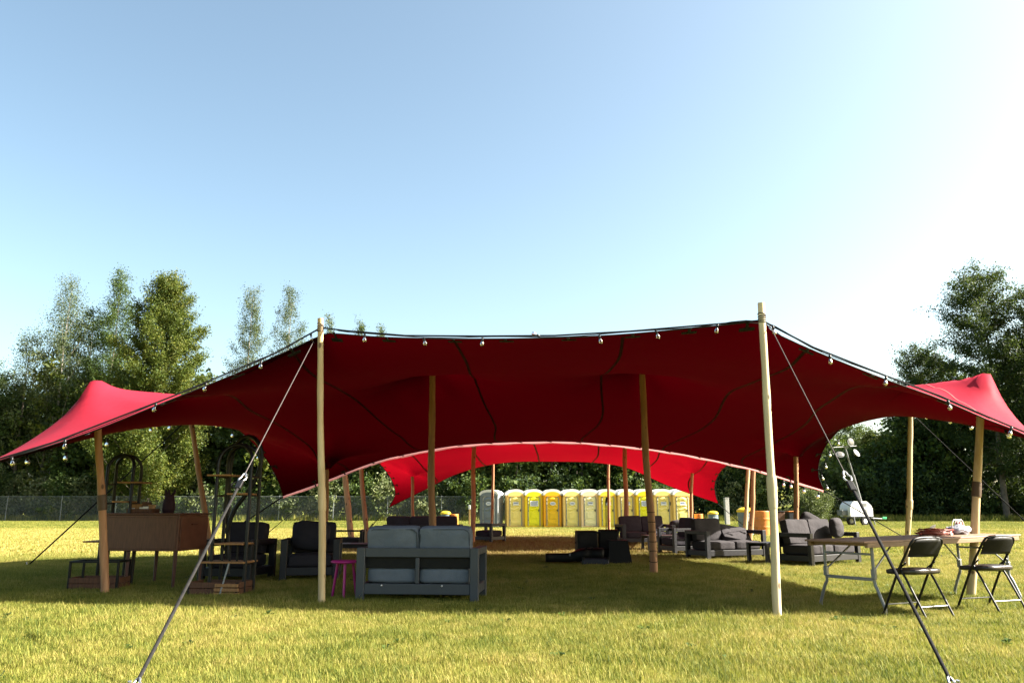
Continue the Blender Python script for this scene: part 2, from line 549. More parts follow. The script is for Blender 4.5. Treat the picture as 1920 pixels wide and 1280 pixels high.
def mesh_np(name, V, F, mats, midx=None, smooth=False):
    """mesh from numpy arrays of equal-length faces"""
    me = bpy.data.meshes.new(name)
    n = F.shape[1]
    me.vertices.add(len(V)); me.vertices.foreach_set('co', V.astype(np.float32).ravel())
    me.loops.add(F.size); me.loops.foreach_set('vertex_index', F.astype(np.int32).ravel())
    me.polygons.add(len(F)); me.polygons.foreach_set('loop_start', np.arange(0, F.size, n, dtype=np.int32))
    try: me.polygons.foreach_set('loop_total', np.full(len(F), n, dtype=np.int32))
    except Exception: pass
    for m in mats: me.materials.append(MAT[m] if isinstance(m, str) else m)
    if midx is not None: me.polygons.foreach_set('material_index', midx.astype(np.int32))
    if smooth: me.polygons.foreach_set('use_smooth', np.ones(len(F), dtype=bool))
    me.update(calc_edges=True)
    return me

def tag(o, label=None, cat=None, group=None, kind=None):
    if label: o['label'] = label
    if cat: o['category'] = cat
    if group: o['group'] = group
    if kind: o['kind'] = kind
    return o

def thing(name, label, cat, loc=(0, 0, 0), rotz=0.0, group=None):
    o = bpy.data.objects.new(name, None)
    o.empty_display_size = 0.2
    o.location = loc; o.rotation_euler = (0, 0, rotz)
    o.matrix_basis = Matrix.Translation(Vector(loc)) @ Matrix.Rotation(rotz, 4, 'Z')
    COL.objects.link(o)
    return tag(o, label, cat, group)

KIDS = {}
def copy_thing(src, loc, rotz, label, scale=None):
    """a copy of a thing with copies of its parts and their sub-parts"""
    c = src.copy(); COL.objects.link(c)
    c.location = loc; c.rotation_euler = (0, 0, rotz)
    if scale: c.scale = (scale,) * 3
    c['label'] = label
    for ch in list(src.children):
        d = ch.copy(); COL.objects.link(d); d.parent = c
        for g in list(ch.children):
            e = g.copy(); COL.objects.link(e); e.parent = d
    return c

def spline(pts, n):
    """Catmull-Rom through 3-D points, resampled evenly by length"""
    P = np.array([tuple(p) for p in pts], float)
    Q = np.vstack([2 * P[0] - P[1], P, 2 * P[-1] - P[-2]])
    out = []
    for i in range(1, len(Q) - 2):
        for t in np.linspace(0, 1, 24, endpoint=False):
            a, b, c, d = Q[i - 1], Q[i], Q[i + 1], Q[i + 2]
            out.append(0.5 * (2 * b + (c - a) * t + (2 * a - 5 * b + 4 * c - d) * t * t + (3 * b - a - 3 * c + d) * t ** 3))
    out.append(P[-1])
    out = np.array(out)
    L = np.concatenate([[0], np.cumsum(np.linalg.norm(np.diff(out, axis=0), axis=1))])
    s = np.linspace(0, L[-1], n)
    return np.stack([np.interp(s, L, out[:, k]) for k in range(3)], axis=1)

# ------------------------------------------------------------------ terrain
def smooth01(x, a, b):
    t = np.clip((x - a) / (b - a), 0, 1)
    return t * t * (3 - 2 * t)

def terrain_z(x, y):
    x = np.asarray(x, float); y = np.asarray(y, float)
    hill = 4.2 * smooth01(y, 84, 135) * np.exp(-((x - 48) / 34) ** 2)
    return hill + 1.5 * smooth01(y, 100, 220)

def build_ground():
    ys = np.concatenate([np.linspace(-60, 0, 7), np.linspace(4, 60, 29), np.linspace(64, 160, 33), np.linspace(180, 900, 13)])
    xs = np.concatenate([np.linspace(-700, -120, 8), np.linspace(-110, 110, 56), np.linspace(120, 700, 8)])
    X, Y = np.meshgrid(xs, ys)
    V = np.stack([X, Y, terrain_z(X, Y)], -1).reshape(-1, 3)
    nx, ny = len(xs), len(ys)
    i, j = np.meshgrid(np.arange(nx - 1), np.arange(ny - 1))
    a = (j * nx + i).ravel()
    F = np.stack([a, a + 1, a + nx + 1, a + nx], -1)
    o = bpy.data.objects.new('ground', mesh_np('ground', V, F, ['ground'], smooth=True))
    COL.objects.link(o)
    return tag(o, kind='structure')
build_ground()

def grass_patch(name, n, size, hmin, hmax, w0, seed, lean):
    r = np.random.default_rng(seed)
    x = (r.random(n) - 0.5) * size; y = (r.random(n) - 0.5) * size
    tuft = 0.5 + 0.38 * np.sin(x * 9 + seed) * np.sin(y * 8 + 2 * seed) + 0.35 * np.sin(x * 23 + 1.7 * seed) * np.sin(y * 21 - seed)
    h = (hmin + (hmax - hmin) * r.random(n) ** 1.6) * (0.65 + 0.5 * tuft)
    tall = r.random(n) < 0.02
    h[tall] *= 1.7
    a = r.random(n) * 2 * pi
    bend = lean * (0.25 + r.random(n)) * h
    flop = r.random(n) < 0.16                       # cut straw lying on the sward
    bend[flop] = h[flop] * 1.5; h[flop] *= 0.55
    d = np.stack([np.cos(a), np.sin(a)], -1)
    fa = a + pi / 2 + (r.random(n) - 0.5) * 1.2
    wv = np.stack([np.cos(fa), np.sin(fa)], -1) * (w0 * (0.6 + 0.8 * r.random(n)))[:, None]
    base = np.stack([x, y, np.zeros(n) - 0.005], -1)
    mid = base.copy(); mid[:, :2] += d * (bend * 0.35)[:, None]; mid[:, 2] += h * 0.6
    tip = base.copy(); tip[:, :2] += d * bend[:, None]; tip[:, 2] += h
    W = np.concatenate([wv, np.zeros((n, 1))], -1)
    V = np.stack([base - W * .5, base + W * .5, mid + W * .4, mid - W * .4, tip], 1).reshape(-1, 3)
    o = np.arange(n)[:, None] * 5
    F = np.concatenate([o + np.array([[0, 1, 2]]), o + np.array([[0, 2, 3]]), o + np.array([[3, 2, 4]])])
    me = mesh_np(name, V, F, ['blades'])
    return bpy.data.objects.new(name, me)

def scatter_stuff(name, pts, idx, rotz, scl, sources):
    """one 'stuff' object whose geometry-nodes modifier instances the source patches on its points"""
    coll = bpy.data.collections.new(name + '_sources')
    for s in sources: coll.objects.link(s)
    me = bpy.data.meshes.new(name)
    me.vertices.add(len(pts)); me.vertices.foreach_set('co', pts.astype(np.float32).ravel())
    at_ = me.attributes.new('turn', 'FLOAT_VECTOR', 'POINT')
    rv = np.zeros((len(pts), 3), np.float32); rv[:, 2] = rotz
    at_.data.foreach_set('vector', rv.ravel())
    ai = me.attributes.new('pick', 'INT', 'POINT'); ai.data.foreach_set('value', idx.astype(np.int32))
    asc = me.attributes.new('size', 'FLOAT', 'POINT'); asc.data.foreach_set('value', scl.astype(np.float32))
    o = bpy.data.objects.new(name, me)
    COL.objects.link(o)
    ng = bpy.data.node_groups.new(name + '_scatter', 'GeometryNodeTree')
    ng.interface.new_socket('Geometry', in_out='INPUT', socket_type='NodeSocketGeometry')
    ng.interface.new_socket('Geometry', in_out='OUTPUT', socket_type='NodeSocketGeometry')
    gi, go = ng.nodes.new('NodeGroupInput'), ng.nodes.new('NodeGroupOutput')
    ci = ng.nodes.new('GeometryNodeCollectionInfo')
    ci.inputs[0].default_value = coll
    ci.inputs[1].default_value = True; ci.inputs[2].default_value = True
    ip = ng.nodes.new('GeometryNodeInstanceOnPoints')
    ip.inputs['Pick Instance'].default_value = True
    L = ng.links.new
    L(gi.outputs[0], ip.inputs['Points']); L(ci.outputs[0], ip.inputs['Instance'])
    for nm, dt, sock in (('turn', 'FLOAT_VECTOR', 'Rotation'), ('pick', 'INT', 'Instance Index'), ('size', 'FLOAT', 'Scale')):
        na = ng.nodes.new('GeometryNodeInputNamedAttribute'); na.data_type = dt
        na.inputs[0].default_value = nm
        L(next(q for q in na.outputs if q.enabled), ip.inputs[sock])
    L(ip.outputs[0], go.inputs[0])
    md = o.modifiers.new('scatter', 'NODES'); md.node_group = ng
    return tag(o, kind='stuff')

def build_grass():
    near = [grass_patch(f'sward_{k}', 16000, 1.34, 0.026, 0.070, 0.0040, 11 + k, 0.55) for k in range(4)]
    far = [grass_patch(f'sward_far_{k}', 3400, 2.7, 0.04, 0.085, 0.016, 31 + k, 0.5) for k in range(3)]
    P = []
    y = 3.6
    while y < 20:
        hw = 0.72 * y + 2.2
        for x in np.arange(-hw, hw, 1.0): P.append((x + random.uniform(-.1, .1), y + random.uniform(-.1, .1), 0))
        y += 1.0
    n = len(P)
    y = 20.0
    Q = []
    while y < 78:
        hw = 0.72 * y + 4
        for x in np.arange(-hw, hw, 2.0): Q.append((x + random.uniform(-.2, .2), y + random.uniform(-.2, .2), 0))
        y += 2.0
    pts = np.array(P); q = np.array(Q)
    r = np.random.default_rng(3)
    lump = lambda p: 1 + .22 * np.sin(p[:, 0] * 1.3 + 1.7 * np.sin(p[:, 1] * .8)) * np.sin(p[:, 1] * 1.1 + np.sin(p[:, 0] * .6))
    scatter_stuff('grass', pts, r.integers(0, 4, len(pts)), r.integers(0, 4, len(pts)) * pi / 2 + r.normal(0, .2, len(pts)), r.uniform(.9, 1.12, len(pts)) * lump(pts), near)
    scatter_stuff('far_grass', q, r.integers(0, 3, len(q)), r.integers(0, 4, len(q)) * pi / 2 + r.normal(0, .2, len(q)), r.uniform(.9, 1.15, len(q)), far)
    # broad-leaved weeds dotted through the near lawn
    V = []; F = []
    for k in range(80):
        cy = random.uniform(4.6, 16); cx = random.uniform(-.7 * cy, .7 * cy)
        for l in range(random.randint(4, 8)):
            a = random.uniform(0, 2 * pi); L = random.uniform(.03, .065); w = L * .32; z = random.uniform(.025, .06)
            d = np.array([cos(a), sin(a)]); p = np.array([-sin(a), cos(a)])
            b0 = np.array([cx, cy]) + d * .012
            o = len(V)
            V += [(*b0, .015), (*(b0 + d * L * .55 + p * w), z), (*(b0 + d * L), z * .8), (*(b0 + d * L * .55 - p * w), z)]
            F.append((o, o + 1, o + 2, o + 3))
    o = bpy.data.objects.new('lawn_weeds', mesh_np('lawn_weeds', np.array(V), np.array(F), ['leaf_mid']))
    COL.objects.link(o); tag(o, kind='stuff')
build_grass()

# ------------------------------------------------------------------ stretch tents
class Canopy:
    def __init__(s, front, rear, left, right, pins, nx=120, ny=90, ridges=()):
        """front/rear run left to right, left/right run front to rear; pins = [(point, radius)]"""
        A, B = spline(front, nx), spline(rear, nx)
        C, D = spline(left, ny), spline(right, ny)
        u = np.linspace(0, 1, nx)[None, :, None]; v = np.linspace(0, 1, ny)[:, None, None]
        G = ((1 - v) * A[None] + v * B[None] + (1 - u) * C[:, None] + u * D[:, None]
             - ((1 - u) * (1 - v) * A[0] + u * (1 - v) * A[-1] + (1 - u) * v * B[0] + u * v * B[-1]))
        Z = G[..., 2].copy()
        fixed = np.zeros(Z.shape, bool)
        fixed[0] = fixed[-1] = True; fixed[:, 0] = fixed[:, -1] = True
        for p, rad in pins:
            d = np.hypot(G[..., 0] - p[0], G[..., 1] - p[1])
            m = (d < rad); m[np.unravel_index(np.argmin(d), d.shape)] = True
            Z[m] = p[2] - (0.12 if rad > .3 else 0.05) * (d[m] / rad) ** 2
            fixed |= m
        for line in ridges:                                # lines where the fabric is pulled up taut
            L = spline(line, 60)
            for q in L[:-4]:
                d = np.hypot(G[..., 0] - q[0], G[..., 1] - q[1])
                k = np.unravel_index(np.argmin(d), d.shape)
                if not fixed[k]: Z[k] = q[2]; fixed[k] = True
        hx = np.linalg.norm(np.diff(G[..., :2], axis=1), axis=-1).mean(); hy = np.linalg.norm(np.diff(G[..., :2], axis=0), axis=-1).mean()
        wx, wy = 1 / hx ** 2, 1 / hy ** 2
        free = ~fixed[1:-1, 1:-1]
        ii, jj = np.meshgrid(np.arange(1, ny - 1), np.arange(1, nx - 1), indexing='ij')
        masks = [free & ((ii + jj) % 2 == c) for c in (0, 1)]
        om = 1.93
        for it in range(900):
            for mk in masks:
                new = (wx * (Z[1:-1, :-2] + Z[1:-1, 2:]) + wy * (Z[:-2, 1:-1] + Z[2:, 1:-1])) / (2 * (wx + wy))
                I = Z[1:-1, 1:-1]
                I[mk] += om * (new[mk] - I[mk])
        for it in range(2):                                # soften the cones a little
            I = Z[1:-1, 1:-1]
            I += 0.4 * free * (0.25 * (Z[1:-1, :-2] + Z[1:-1, 2:] + Z[:-2, 1:-1] + Z[2:, 1:-1]) - I)
        I0, J0 = np.meshgrid(np.arange(ny), np.arange(nx), indexing='ij')
        inner = np.clip(np.minimum.reduce([I0, J0, ny - 1 - I0, nx - 1 - J0]) / 6.0, 0, 1)
        for n_, (p, rad) in enumerate(pins):                # tension folds running out from the pole heads
            dx, dy = G[..., 0] - p[0], G[..., 1] - p[1]
            d = np.hypot(dx, dy); th = np.arctan2(dy, dx)
            env = np.exp(-((d - .75) / .45) ** 2) * .013
            Z += inner * env * (np.cos(7 * th + n_) + .6 * np.cos(11 * th + 2.1 * n_))
        X_, Y_ = G[..., 0], G[..., 1]                       # slack and pull across the whole skin
        Z += inner * .007 * (np.sin(1.1 * X_ + .9 * np.sin(.7 * Y_)) + np.sin(2.3 * Y_ + 1.3 * np.sin(.5 * X_)))
        G[..., 2] = Z
        s.G, s.nx, s.ny = G, nx, ny
    def pt(s, u, v):
        x, y = np.clip(u, 0, 1) * (s.nx - 1), np.clip(v, 0, 1) * (s.ny - 1)
        i, j = min(int(x), s.nx - 2), min(int(y), s.ny - 2)
        a, b = x - i, y - j
        G = s.G
        return Vector(G[j, i] * (1 - a) * (1 - b) + G[j, i + 1] * a * (1 - b) + G[j + 1, i] * (1 - a) * b + G[j + 1, i + 1] * a * b)
    def frame(s, u, v):
        e = 0.004
        du = (s.pt(min(u + e, 1), v) - s.pt(max(u - e, 0), v)).normalized()
        dv = (s.pt(u, min(v + e, 1)) - s.pt(u, max(v - e, 0))).normalized()
        n = du.cross(dv).normalized()
        if n.z < 0: n = -n
        return s.pt(u, v), du, dv, n
    def z_at(s, x, y):
        d = np.hypot(s.G[..., 0] - x, s.G[..., 1] - y)
        return float(s.G[..., 2].flat[np.argmin(d)])
    def u_near(s, row, p):
        d = np.linalg.norm(s.G[row] - np.array(tuple(p)), axis=-1)
        return float(np.argmin(d)) / (s.nx - 1)
    def mesh(s, parent, mat):
        V = s.G.reshape(-1, 3) - np.array(tuple(parent.location))
        i, j = np.meshgrid(np.arange(s.nx - 1), np.arange(s.ny - 1))
        a = (j * s.nx + i).ravel()
        F = np.stack([a, a + 1, a + s.nx + 1, a + s.nx], -1)
        o = bpy.data.objects.new('canopy', mesh_np('canopy', V, F, [mat], smooth=True))
        COL.objects.link(o); o.parent = parent
        return o
    def seam(s, parent, uf, ur, width=0.04, v0=0.01, v1=0.99, lift=-.006, name='seam', mat='seam'):
        mb = MB(); vs = []; F = []
        N = 70
        for k in range(N + 1):
            v = v0 + (v1 - v0) * k / N
            u = uf + (ur - uf) * v
            p, du, dv, n = s.frame(u, v)
            side = du
            vs += [p + side * width / 2 + n * lift, p - side * width / 2 + n * lift]
            if k < N: F.append((2 * k, 2 * k + 1, 2 * k + 3, 2 * k + 2))
        mb.add(vs, F, True)
        return mb.build(name, mat, parent, world=True)
    def tab(s, parent, u, v, inward, size=(0.17, 0.07)):
        """a webbing tab sewn under the hem"""
        p, du, dv, n = s.frame(u, v)
        along = du if inward[1] else dv
        inn = (dv * inward[1] + du * inward[0]).normalized()
        n = along.cross(inn).normalized()
        if n.z < 0: n = -n
        R = Matrix((along, inn, n)).transposed()
        if R.determinant() < 0: R = Matrix((-along, inn, n)).transposed()
        mb = MB().box(p + inn * 0.13 - n * 0.012, (size[0], size[1], 0.012), 0.003, R)
        mb.box(p + inn * 0.03 - n * 0.012, (0.035, 0.16, 0.008), 0.002, R)
        return mb.build('webbing_tab', 'black_web', parent, world=True)
    def edge(s, which, n=80):
        G = s.G
        P = {'front': G[0], 'rear': G[-1], 'left': G[:, 0], 'right': G[:, -1]}[which]
        return [Vector(p) for p in P]

def pins(lst):
    return [(at(u, v, Y), r) for u, v, Y, r in lst]

front = [at(*p) for p in [(-150, 912, 8.6), (0, 863, 8.75), (100, 833, 8.9), (190, 802, 9.05), (330, 745, 9.3), (450, 697, 9.5), (540, 657, 9.62), (590, 634, 9.7), (606, 625, 9.72),
                          (640, 626, 9.6), (720, 632, 9.4), (850, 635, 9.2), (1000, 634, 9.0), (1150, 628, 8.85), (1300, 615, 8.68), (1395, 605, 8.57), (1430, 603, 8.53), (1450, 622, 8.52),
                          (1530, 659, 8.5), (1660, 711, 8.5), (1760, 747, 8.5), (1850, 786, 8.5), (1920, 814, 8.4), (2060, 886, 8.3)]]
rear = [at(*p) for p in [(530, 930, 19.0), (600, 905, 19.1), (700, 867, 19.2), (780, 848, 19.3), (870, 834, 19.4), (1000, 828, 19.4), (1100, 830, 19.4), (1250, 846, 19.3), (1400, 876, 19.2),
                         (1480, 899, 19.1), (1545, 919, 19.0)]]
left = [front[0]] + [at(*p) for p in [(20, 861, 10.4), (100, 839, 11.6), (190, 816, 13.2), (280, 796, 14.7), (357, 779, 16.0), (405, 782, 16.7), (452, 809, 17.5), (490, 848, 18.2), (515, 887, 18.6), (526, 914, 18.85)]] + [rear[0]]
right = [front[-1]] + [at(*p) for p in [(1950, 830, 10.0), (1830, 800, 12.2), (1760, 786, 14.0), (1707, 773, 15.7), (1652, 768, 16.7), (1600, 786, 17.4), (1562, 818, 18.0), (1541, 850, 18.4), (1534, 886, 18.75)]] + [rear[-1]]
canopy1 = Canopy(front, rear, left, right, pins([(812, 684, 14.0, .35), (1203, 681, 14.06, .35), (182, 712, 10.73, .13), (1842, 699, 10.4, .13), (1492, 852, 17.6, .12), (612, 876, 17.6, .12)]), 130, 96,
                 [[at(182, 713, 10.73), at(206, 724, 10.95), at(236, 732, 11.25), at(280, 737, 11.7), at(335, 740, 12.2)],
                  [at(1842, 700, 10.4), at(1818, 708, 10.6), at(1790, 713, 10.9), at(1750, 719, 11.3), at(1700, 727, 11.8)]])
tent1 = thing('stretch_tent', 'large dark red stretch tent filling the middle, its hem strung with bulbs', 'tent', (0.4, 14, 0), 0, 'red stretch tents')
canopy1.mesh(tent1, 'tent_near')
for (uf, vf, Yf), (ur, vr) in [((845, 635, 9.2), (945, 829)), ((1175, 626, 8.8), (1098, 830)), ((1515, 655, 8.5), (1250, 846)), ((1690, 722, 8.5), (1402, 877)), ((545, 655, 9.6), (800, 845)), ((340, 742, 9.3), (655, 884))]:
    canopy1.seam(tent1, canopy1.u_near(0, at(uf, vf, Yf)), canopy1.u_near(-1, at(ur, vr, 19.3)))
for u, v, Y in [(632, 626, 9.6), (732, 632, 9.4), (845, 635, 9.2), (955, 634, 9.05), (1067, 632, 8.95), (1180, 626, 8.8), (1295, 615, 8.7), (1405, 604, 8.56), (1515, 653, 8.5), (1640, 703, 8.5), (1770, 750, 8.5),
                (540, 657, 9.6), (430, 705, 9.5), (300, 757, 9.25), (170, 810, 9.0)]:
    canopy1.tab(tent1, canopy1.u_near(0, at(u, v, Y)), 0.0, (0, 1))
for k in range(17):
    canopy1.tab(tent1, 0.06 + 0.055 * k, 1.0, (0, -1), (0.10, 0.05))
for k in range(13):
    canopy1.tab(tent1, 1.0, 0.47 + 0.04 * k, (-1, 0), (0.10, 0.05))
for k in range(10):
    canopy1.tab(tent1, 0.0, 0.5 + 0.047 * k, (1, 0), (0.10, 0.05))
canopy1.seam(tent1, canopy1.u_near(0, at(1900, 808, 8.4)), canopy1.u_near(0, at(1690, 722, 8.5)), 0.012, 0.0, 0.42, .005, 'stitch_line', 'hem')
# light hem strip along the rear edge, black cord round the others
e = canopy1.edge('rear')
mb = MB(); vs = []; F = []
for k, p in enumerate(e):
    lift = 0.008 * sin(k * 0.8)
    vs += [p + Vector((0, .02, 0.005)), p + Vector((0, .06, -.03 + lift)), p + Vector((0, .02, -.050 + lift))]
    if k < len(e) - 1:
        F += [(3 * k, 3 * k + 1, 3 * k + 4, 3 * k + 3), (3 * k + 1, 3 * k + 2, 3 * k + 5, 3 * k + 4)]
mb.add(vs, F); mb.build('hem_band', 'hem', tent1, world=True)
for w_ in ('left', 'right', 'front'):
    MB().tube(canopy1.edge(w_)[::2], 0.007, 5).build('hem_cord', 'black_web', tent1, world=True)

# the second tent, farther back
front2 = [at(*p) for p in [(648, 850, 22.0), (760, 812, 21), (900, 796, 20.4), (1030, 790, 20.2), (1160, 796, 20.4), (1300, 815, 21), (1408, 850, 22.0)]]
rear2 = [at(*p) for p in [(729, 951, 31.0), (800, 916, 31.2), (855, 888, 31.4), (905, 871, 31.5), (940, 866, 31.5), (1040, 865, 31.5), (1142, 868, 31.5), (1190, 882, 31.4), (1250, 909, 31.3), (1310, 931, 31.1), (1346, 943, 31.0)]]
left2 = [front2[0], at(662, 853, 24), at(676, 858, 26.2), at(700, 862, 28.4), at(714, 871, 29.2), at(734, 899, 30.2), at(741, 926, 30.7), rear2[0]]
right2 = [front2[-1], at(1404, 853, 24), at(1398, 857, 26.2), at(1382, 860, 28.4), at(1366, 870, 29.3), at(1349, 887, 30.0), at(1340, 912, 30.6), rear2[-1]]
canopy2 = Canopy(front2, rear2, left2, right2, pins([(890, 815, 26.5, .5), (1172, 815, 26.5, .5), (773, 890, 29.4, .14), (1298, 884, 29.4, .14)]), 90, 70)
tent2 = thing('stretch_tent', 'bright scarlet stretch tent glowing behind the dark one, over the toilets', 'tent', (1.4, 26, 0), 0, 'red stretch tents')
canopy2.mesh(tent2, 'tent_far')
for a in (0.12, 0.28, 0.44, 0.60, 0.76, 0.9):
    canopy2.seam(tent2, a, a + 0.02, 0.05)
for k in range(12):
    canopy2.tab(tent2, 0.0, 0.44 + 0.045 * k, (1, 0), (0.10, 0.05)); canopy2.tab(tent2, 1.0, 0.44 + 0.045 * k, (-1, 0), (0.10, 0.05))
for w_ in ('left', 'right', 'rear'):
    MB().tube(canopy2.edge(w_)[::2], 0.012, 5).build('hem_cord', 'black_web', tent2, world=True)

# ------------------------------------------------------------------ poles
def pole(label, base, top, r, seed, mat='pole_brown', sleeve=None, sleeve_mat=None, crook=0.02, wraps=0, lash=None):
    base, top = Vector(base), Vector(top)
    t = thing('tent_pole', label, 'pole', base, 0, 'wooden poles of the tents')
    rnd = random.Random(seed)
    ph = [rnd.uniform(0, 6.28) for _ in range(6)]
    d = top - base
    N = 26
    pts = []; rs = []
    for k in range(N + 1):
        f = k / N
        env = sin(pi * f) ** 0.6
        ox = crook * env * (sin(4.1 * f + ph[0]) + 0.5 * sin(9.3 * f + ph[1]))
        oy = crook * env * (sin(3.7 * f + ph[2]) + 0.5 * sin(8.1 * f + ph[3]))
        pts.append(d * f + Vector((ox, oy, 0)) - Vector((0, 0, 0.03 if k == 0 else 0)))
        rs.append(r * (1.08 - 0.2 * f) * (1 + 0.04 * sin(23 * f + ph[4]) + 0.025 * sin(41 * f + ph[5])))
    MB().tube(pts, rs, 14).build('shaft', mat, t)
    def P(f):
        x = f * N; i = min(int(x), N - 1)
        return pts[i].lerp(pts[i + 1], x - i), rs[i]
    if sleeve:
        f0, f1 = sleeve
        q = []; rr = []
        for k in range(9):
            p, rad = P(f0 + (f1 - f0) * k / 8)
            q.append(p); rr.append(rad * (1.13 if k in (0, 8) else 1.2))
        MB().tube(q, rr, 14).build('sleeve', sleeve_mat or mat, t)
    for k in range(wraps):
        f = 0.06 + 0.045 * k
        p, rad = P(f)
        tilt = rnd.uniform(-.25, .25)
        ring = [p + Vector((cos(a) * rad * 1.04, sin(a) * rad * 1.04, tilt * rad * sin(a))) for a in np.linspace(0, 2 * pi, 17)]
        MB().tube(ring, 0.006, 5).build('cord_wrap', 'rope_black', t)
    if lash:
        mb = MB()
        for k in range(5):
            p, rad = P(lash + 0.006 * k)
            sl = 0.5 if k == 4 else 0.12
            mb.tube([p + Vector((cos(a) * rad * 1.06, sin(a) * rad * 1.06, sl * rad * sin(a + k))) for a in np.linspace(0, 2 * pi, 17)], 0.006, 5)
        mb.build('rope_lashing', 'rope_grey', t)
    return t

def pole_px(label, bu, bv, tu, tv, r, seed, dY=0.0, Y=None, **kw):
    b = gp(bu, bv) if Y is None else at(bu, bv, Y)
    if Y is not None: b.z = 0
    return pole(label, b, at(tu, tv, b.y + dY), r, seed, **kw)

pole_px('pale straight tent pole standing in the sun at the front hem, beside the pink stool', 603, 1131, 601, 597, 0.040, 1, mat='pole_pale', sleeve=(.31, .39), crook=.012, lash=.952)
pole_px('whitish knotty tent pole at the front hem, before the end of the folding table', 1458, 1157, 1427, 568, 0.041, 2, mat='pole_white', sleeve=(.33, .43), crook=.018, lash=.935)
pole_px('sunlit pole with a dark brown sleeve under the tent peak by the mahogany desk', 197, 1114, 184, 732, 0.049, 3, mat='pole_brown', sleeve=(.40, .475), sleeve_mat='sleeve_dark', crook=.012)
pole_px('brown pole with a dark sleeve rising behind the black folding chairs to the tent peak', 1820, 1119, 1842, 722, 0.049, 4, mat='pole_pale', sleeve=(.46, .53), sleeve_mat='sleeve_dark', crook=.012)
pole_px('slanting brown pole behind the mahogany desk under the side hem of the tent', 401, 1060, 356, 783, 0.052, 5, mat='pole_brown', crook=.015)
pole_px('pale jointed pole behind the orange cord coil at the side hem of the tent', 1700, 1063, 1707, 774, 0.050, 6, mat='pole_pale', sleeve=(.37, .43), crook=.018)
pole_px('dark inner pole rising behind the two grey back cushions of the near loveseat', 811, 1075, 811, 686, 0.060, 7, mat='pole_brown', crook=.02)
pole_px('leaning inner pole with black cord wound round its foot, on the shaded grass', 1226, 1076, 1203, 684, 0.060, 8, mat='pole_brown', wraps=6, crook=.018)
pole_px('thin pole propping the low corner of the dark tent behind the folding table', 1491, 985, 1492, 856, 0.055, 9, Y=17.6, mat='pole_brown', crook=.012)
pole_px('thin shaded pole mostly hidden behind the pale straight front pole', 614, 985, 612, 880, 0.055, 10, Y=17.6, mat='pole_brown', crook=.012)
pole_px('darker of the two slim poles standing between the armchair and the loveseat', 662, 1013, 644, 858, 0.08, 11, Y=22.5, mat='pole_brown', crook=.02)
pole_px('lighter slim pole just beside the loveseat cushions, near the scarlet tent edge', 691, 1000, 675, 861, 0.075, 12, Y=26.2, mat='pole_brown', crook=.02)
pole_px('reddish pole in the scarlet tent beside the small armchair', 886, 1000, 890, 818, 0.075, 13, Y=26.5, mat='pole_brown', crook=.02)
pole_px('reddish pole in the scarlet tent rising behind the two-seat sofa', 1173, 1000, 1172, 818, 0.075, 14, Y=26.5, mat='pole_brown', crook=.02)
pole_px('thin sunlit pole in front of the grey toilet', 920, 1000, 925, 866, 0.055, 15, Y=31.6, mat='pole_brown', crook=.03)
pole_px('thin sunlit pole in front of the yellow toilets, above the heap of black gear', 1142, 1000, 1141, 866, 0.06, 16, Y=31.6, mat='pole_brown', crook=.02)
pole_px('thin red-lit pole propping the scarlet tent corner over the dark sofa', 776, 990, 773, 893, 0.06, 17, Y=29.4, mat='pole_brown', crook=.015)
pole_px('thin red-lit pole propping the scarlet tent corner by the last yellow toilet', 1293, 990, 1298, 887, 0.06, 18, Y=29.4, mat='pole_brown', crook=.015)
pole_px('pale slim pole before the grey bin with the yellow lid', 1395, 1000, 1403, 856, 0.06, 19, Y=24.5, mat='pole_pale', crook=.02)
pole_px('brown slanting pole before the orange barrel, crossing a pale one', 1404, 1000, 1414, 856, 0.065, 20, Y=23.0, mat='pole_brown', crook=.02)

# ------------------------------------------------------------------ guy lines
def px_row(p):
    q = p - Vector((0, 0, CAM_H))
    z = q.y * cos(PITCH) + q.z * sin(PITCH)
    return 640 - FPX * (-q.y * sin(PITCH) + q.z * cos(PITCH)) / z

def carabiner(mb, p, d, L=0.11, w=0.03, r=0.008):
    d = d.normalized(); s = d.cross(Vector((0, 1, 0.2))).normalized()
    ring = []
    for a in np.linspace(0, 2 * pi, 21):
        ww = w * (1.0 if cos(a) < 0 else 0.55)
        ring.append(p + d * cos(a) * L / 2 + s * sin(a) * ww)
    mb.tube(ring, r, 6)
    return mb

